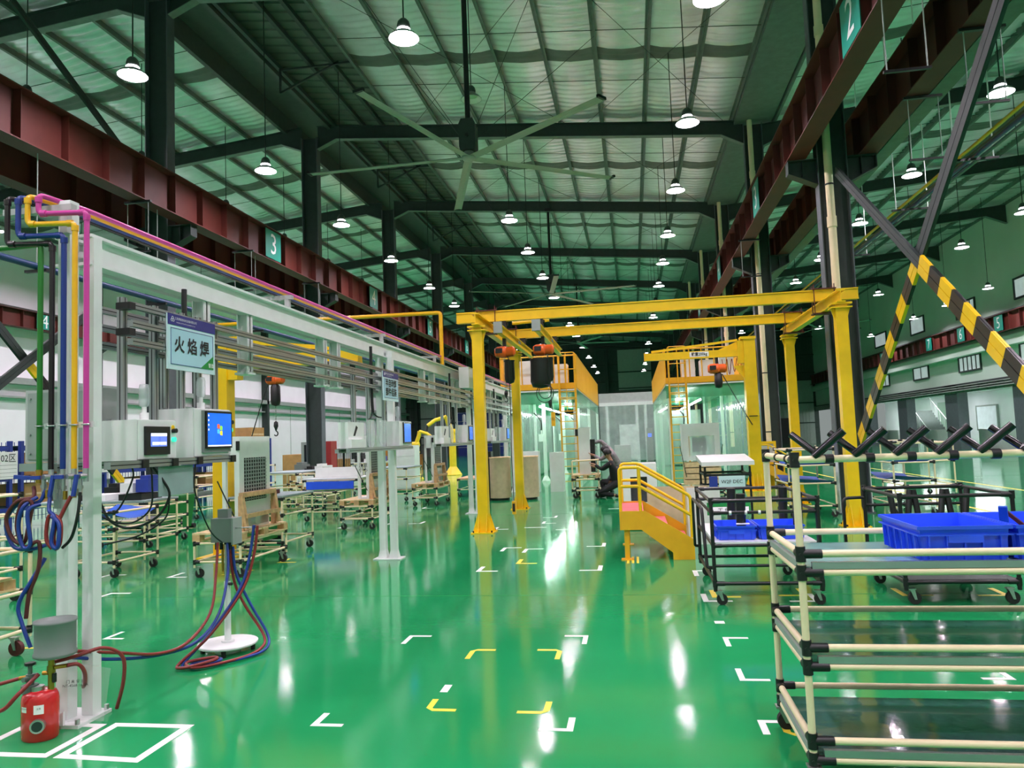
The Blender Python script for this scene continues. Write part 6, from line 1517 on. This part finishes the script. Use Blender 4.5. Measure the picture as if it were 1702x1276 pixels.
    for s in (-1, 1): MB().lathe(h+side*s*.096, [(0, -.03), (.012, -.02), (.015, .01), (0, .03)], 6).build('ear', 'skin', t)
    return t
X_ = lambda px: (px-1052)/63.8
Y_ = 19.35
worker('person in black kneeling and reaching toward the tall white unit', (-.6, Y_, 0), dict(
    pelvis=(-.47, Y_, .38), chest=(-.55, Y_, .80), neck=(-.60, Y_, .98), head=(-.68, Y_, 1.10), up=(-.35, 0, .94), face=(-.94, 0, -.35),
    sha=(-.60, Y_-.17, .88), ela=(-.83, Y_-.14, .74), wra=(-1.0, Y_-.08, .86), hda=(-.9, .2, .3),
    shb=(-.58, Y_+.17, .88), elb=(-.8, Y_+.18, .72), wrb=(-.98, Y_+.12, .8), hdb=(-.95, 0, .2),
    hipa=(-.48, Y_-.1, .36), kna=(-.92, Y_-.14, .14), ana=(-.52, Y_-.13, .08), toa=(-.44, Y_-.13, .045),
    hipb=(-.48, Y_+.1, .36), knb=(-.86, Y_+.14, .42), anb=(-.74, Y_+.14, .07), tob=(-.88, Y_+.14, .045)), 'cloth_black', 'cloth_black')
Yb = 19.85
worker('person in grey camouflage shirt bending with both arms toward the tall white unit', (-.6, Yb, 0), dict(
    pelvis=(-.42, Yb, .74), chest=(-.56, Yb, 1.1), neck=(-.63, Yb, 1.2), head=(-.74, Yb, 1.17), up=(-.55, 0, .83), face=(-.83, 0, -.55),
    sha=(-.62, Yb+.17, 1.2), ela=(-.85, Yb+.2, 1.45), wra=(-1.04, Yb+.12, 1.40), hda=(-.98, 0, -.15),
    shb=(-.6, Yb-.17, 1.12), elb=(-.87, Yb-.2, .97), wrb=(-1.03, Yb-.1, 1.09), hdb=(-.9, .1, .35),
    hipa=(-.43, Yb+.1, .70), kna=(-.66, Yb+.12, .40), ana=(-.6, Yb+.12, .08), toa=(-.74, Yb+.12, .045),
    hipb=(-.43, Yb-.1, .70), knb=(-.68, Yb-.1, .40), anb=(-.58, Yb-.1, .08), tob=(-.72, Yb-.1, .045)), 'cloth_grey', 'cloth_slate')

# ================================================================= FLOOR TAPE (children of the floor)
FT = .0015
def lmark(x, y, dx, dy, L, W, m, w=.04, cham=False):
    ax, ay = dx*L, dy*W
    if cham: poly = [(x+ax, y), (x+ax, y+dy*w), (x+dx*w*1.3, y+dy*w), (x+dx*w, y+dy*w*1.3), (x+dx*w, y+ay), (x, y+ay), (x, y+dy*w*1.3), (x+dx*w*1.3, y)]
    else: poly = [(x, y), (x+ax, y), (x+ax, y+dy*w), (x+dx*w, y+dy*w), (x+dx*w, y+ay), (x, y+ay)]
    q = MB(); q.prism(poly, 'z', .0002, FT)
    o = q.build('floor_tape', m, fl, label='yellow corner tape' if m == 'tape_yellow' else 'white corner tape')
    return o
for a in LMARKS: lmark(*a)
def tape(x0, x1, y0, y1, m='tape_white'): return B(x0, x1, y0, y1, .0002, FT).build('floor_tape', m, fl)
# two white rectangles by the tank
def rect(pts, w=.05):
    for i in range(4):
        a, b = Vector(pts[i]+(.001,)), Vector(pts[(i+1) % 4]+(.001,)); d = (b-a).normalized()
        MB().bar(a-d*w/2, b+d*w/2, w, .0012 if i % 2 else .0014).build('floor_tape', 'tape_white', fl, label='white rectangle tape')
rect([(-3.10, 3.69), (-2.64, 3.67), (-2.64, 4.13), (-3.10, 4.13)]); rect([(-3.66, 3.69), (-3.19, 3.69), (-3.19, 4.11), (-3.66, 4.11)])
for a in TAPES: tape(*a)
for x, y in ((.12-.27, 9.55), (-.17, 14.2)):
    for i in range(3): tape(x+.06*i, x+.03+.06*i, y, y+.5, 'tape_yellow')
t = tape(.63, .71, 3.62, 3.78); text('tape_text', '物料架', .03, (.67, 3.70, .0018), (0,-1,0), (1,0,0), 'mid_grey', t)
for x0 in (8.6, 6.1): tape(x0, x0+.08, 9, 60, 'tape_yellow')
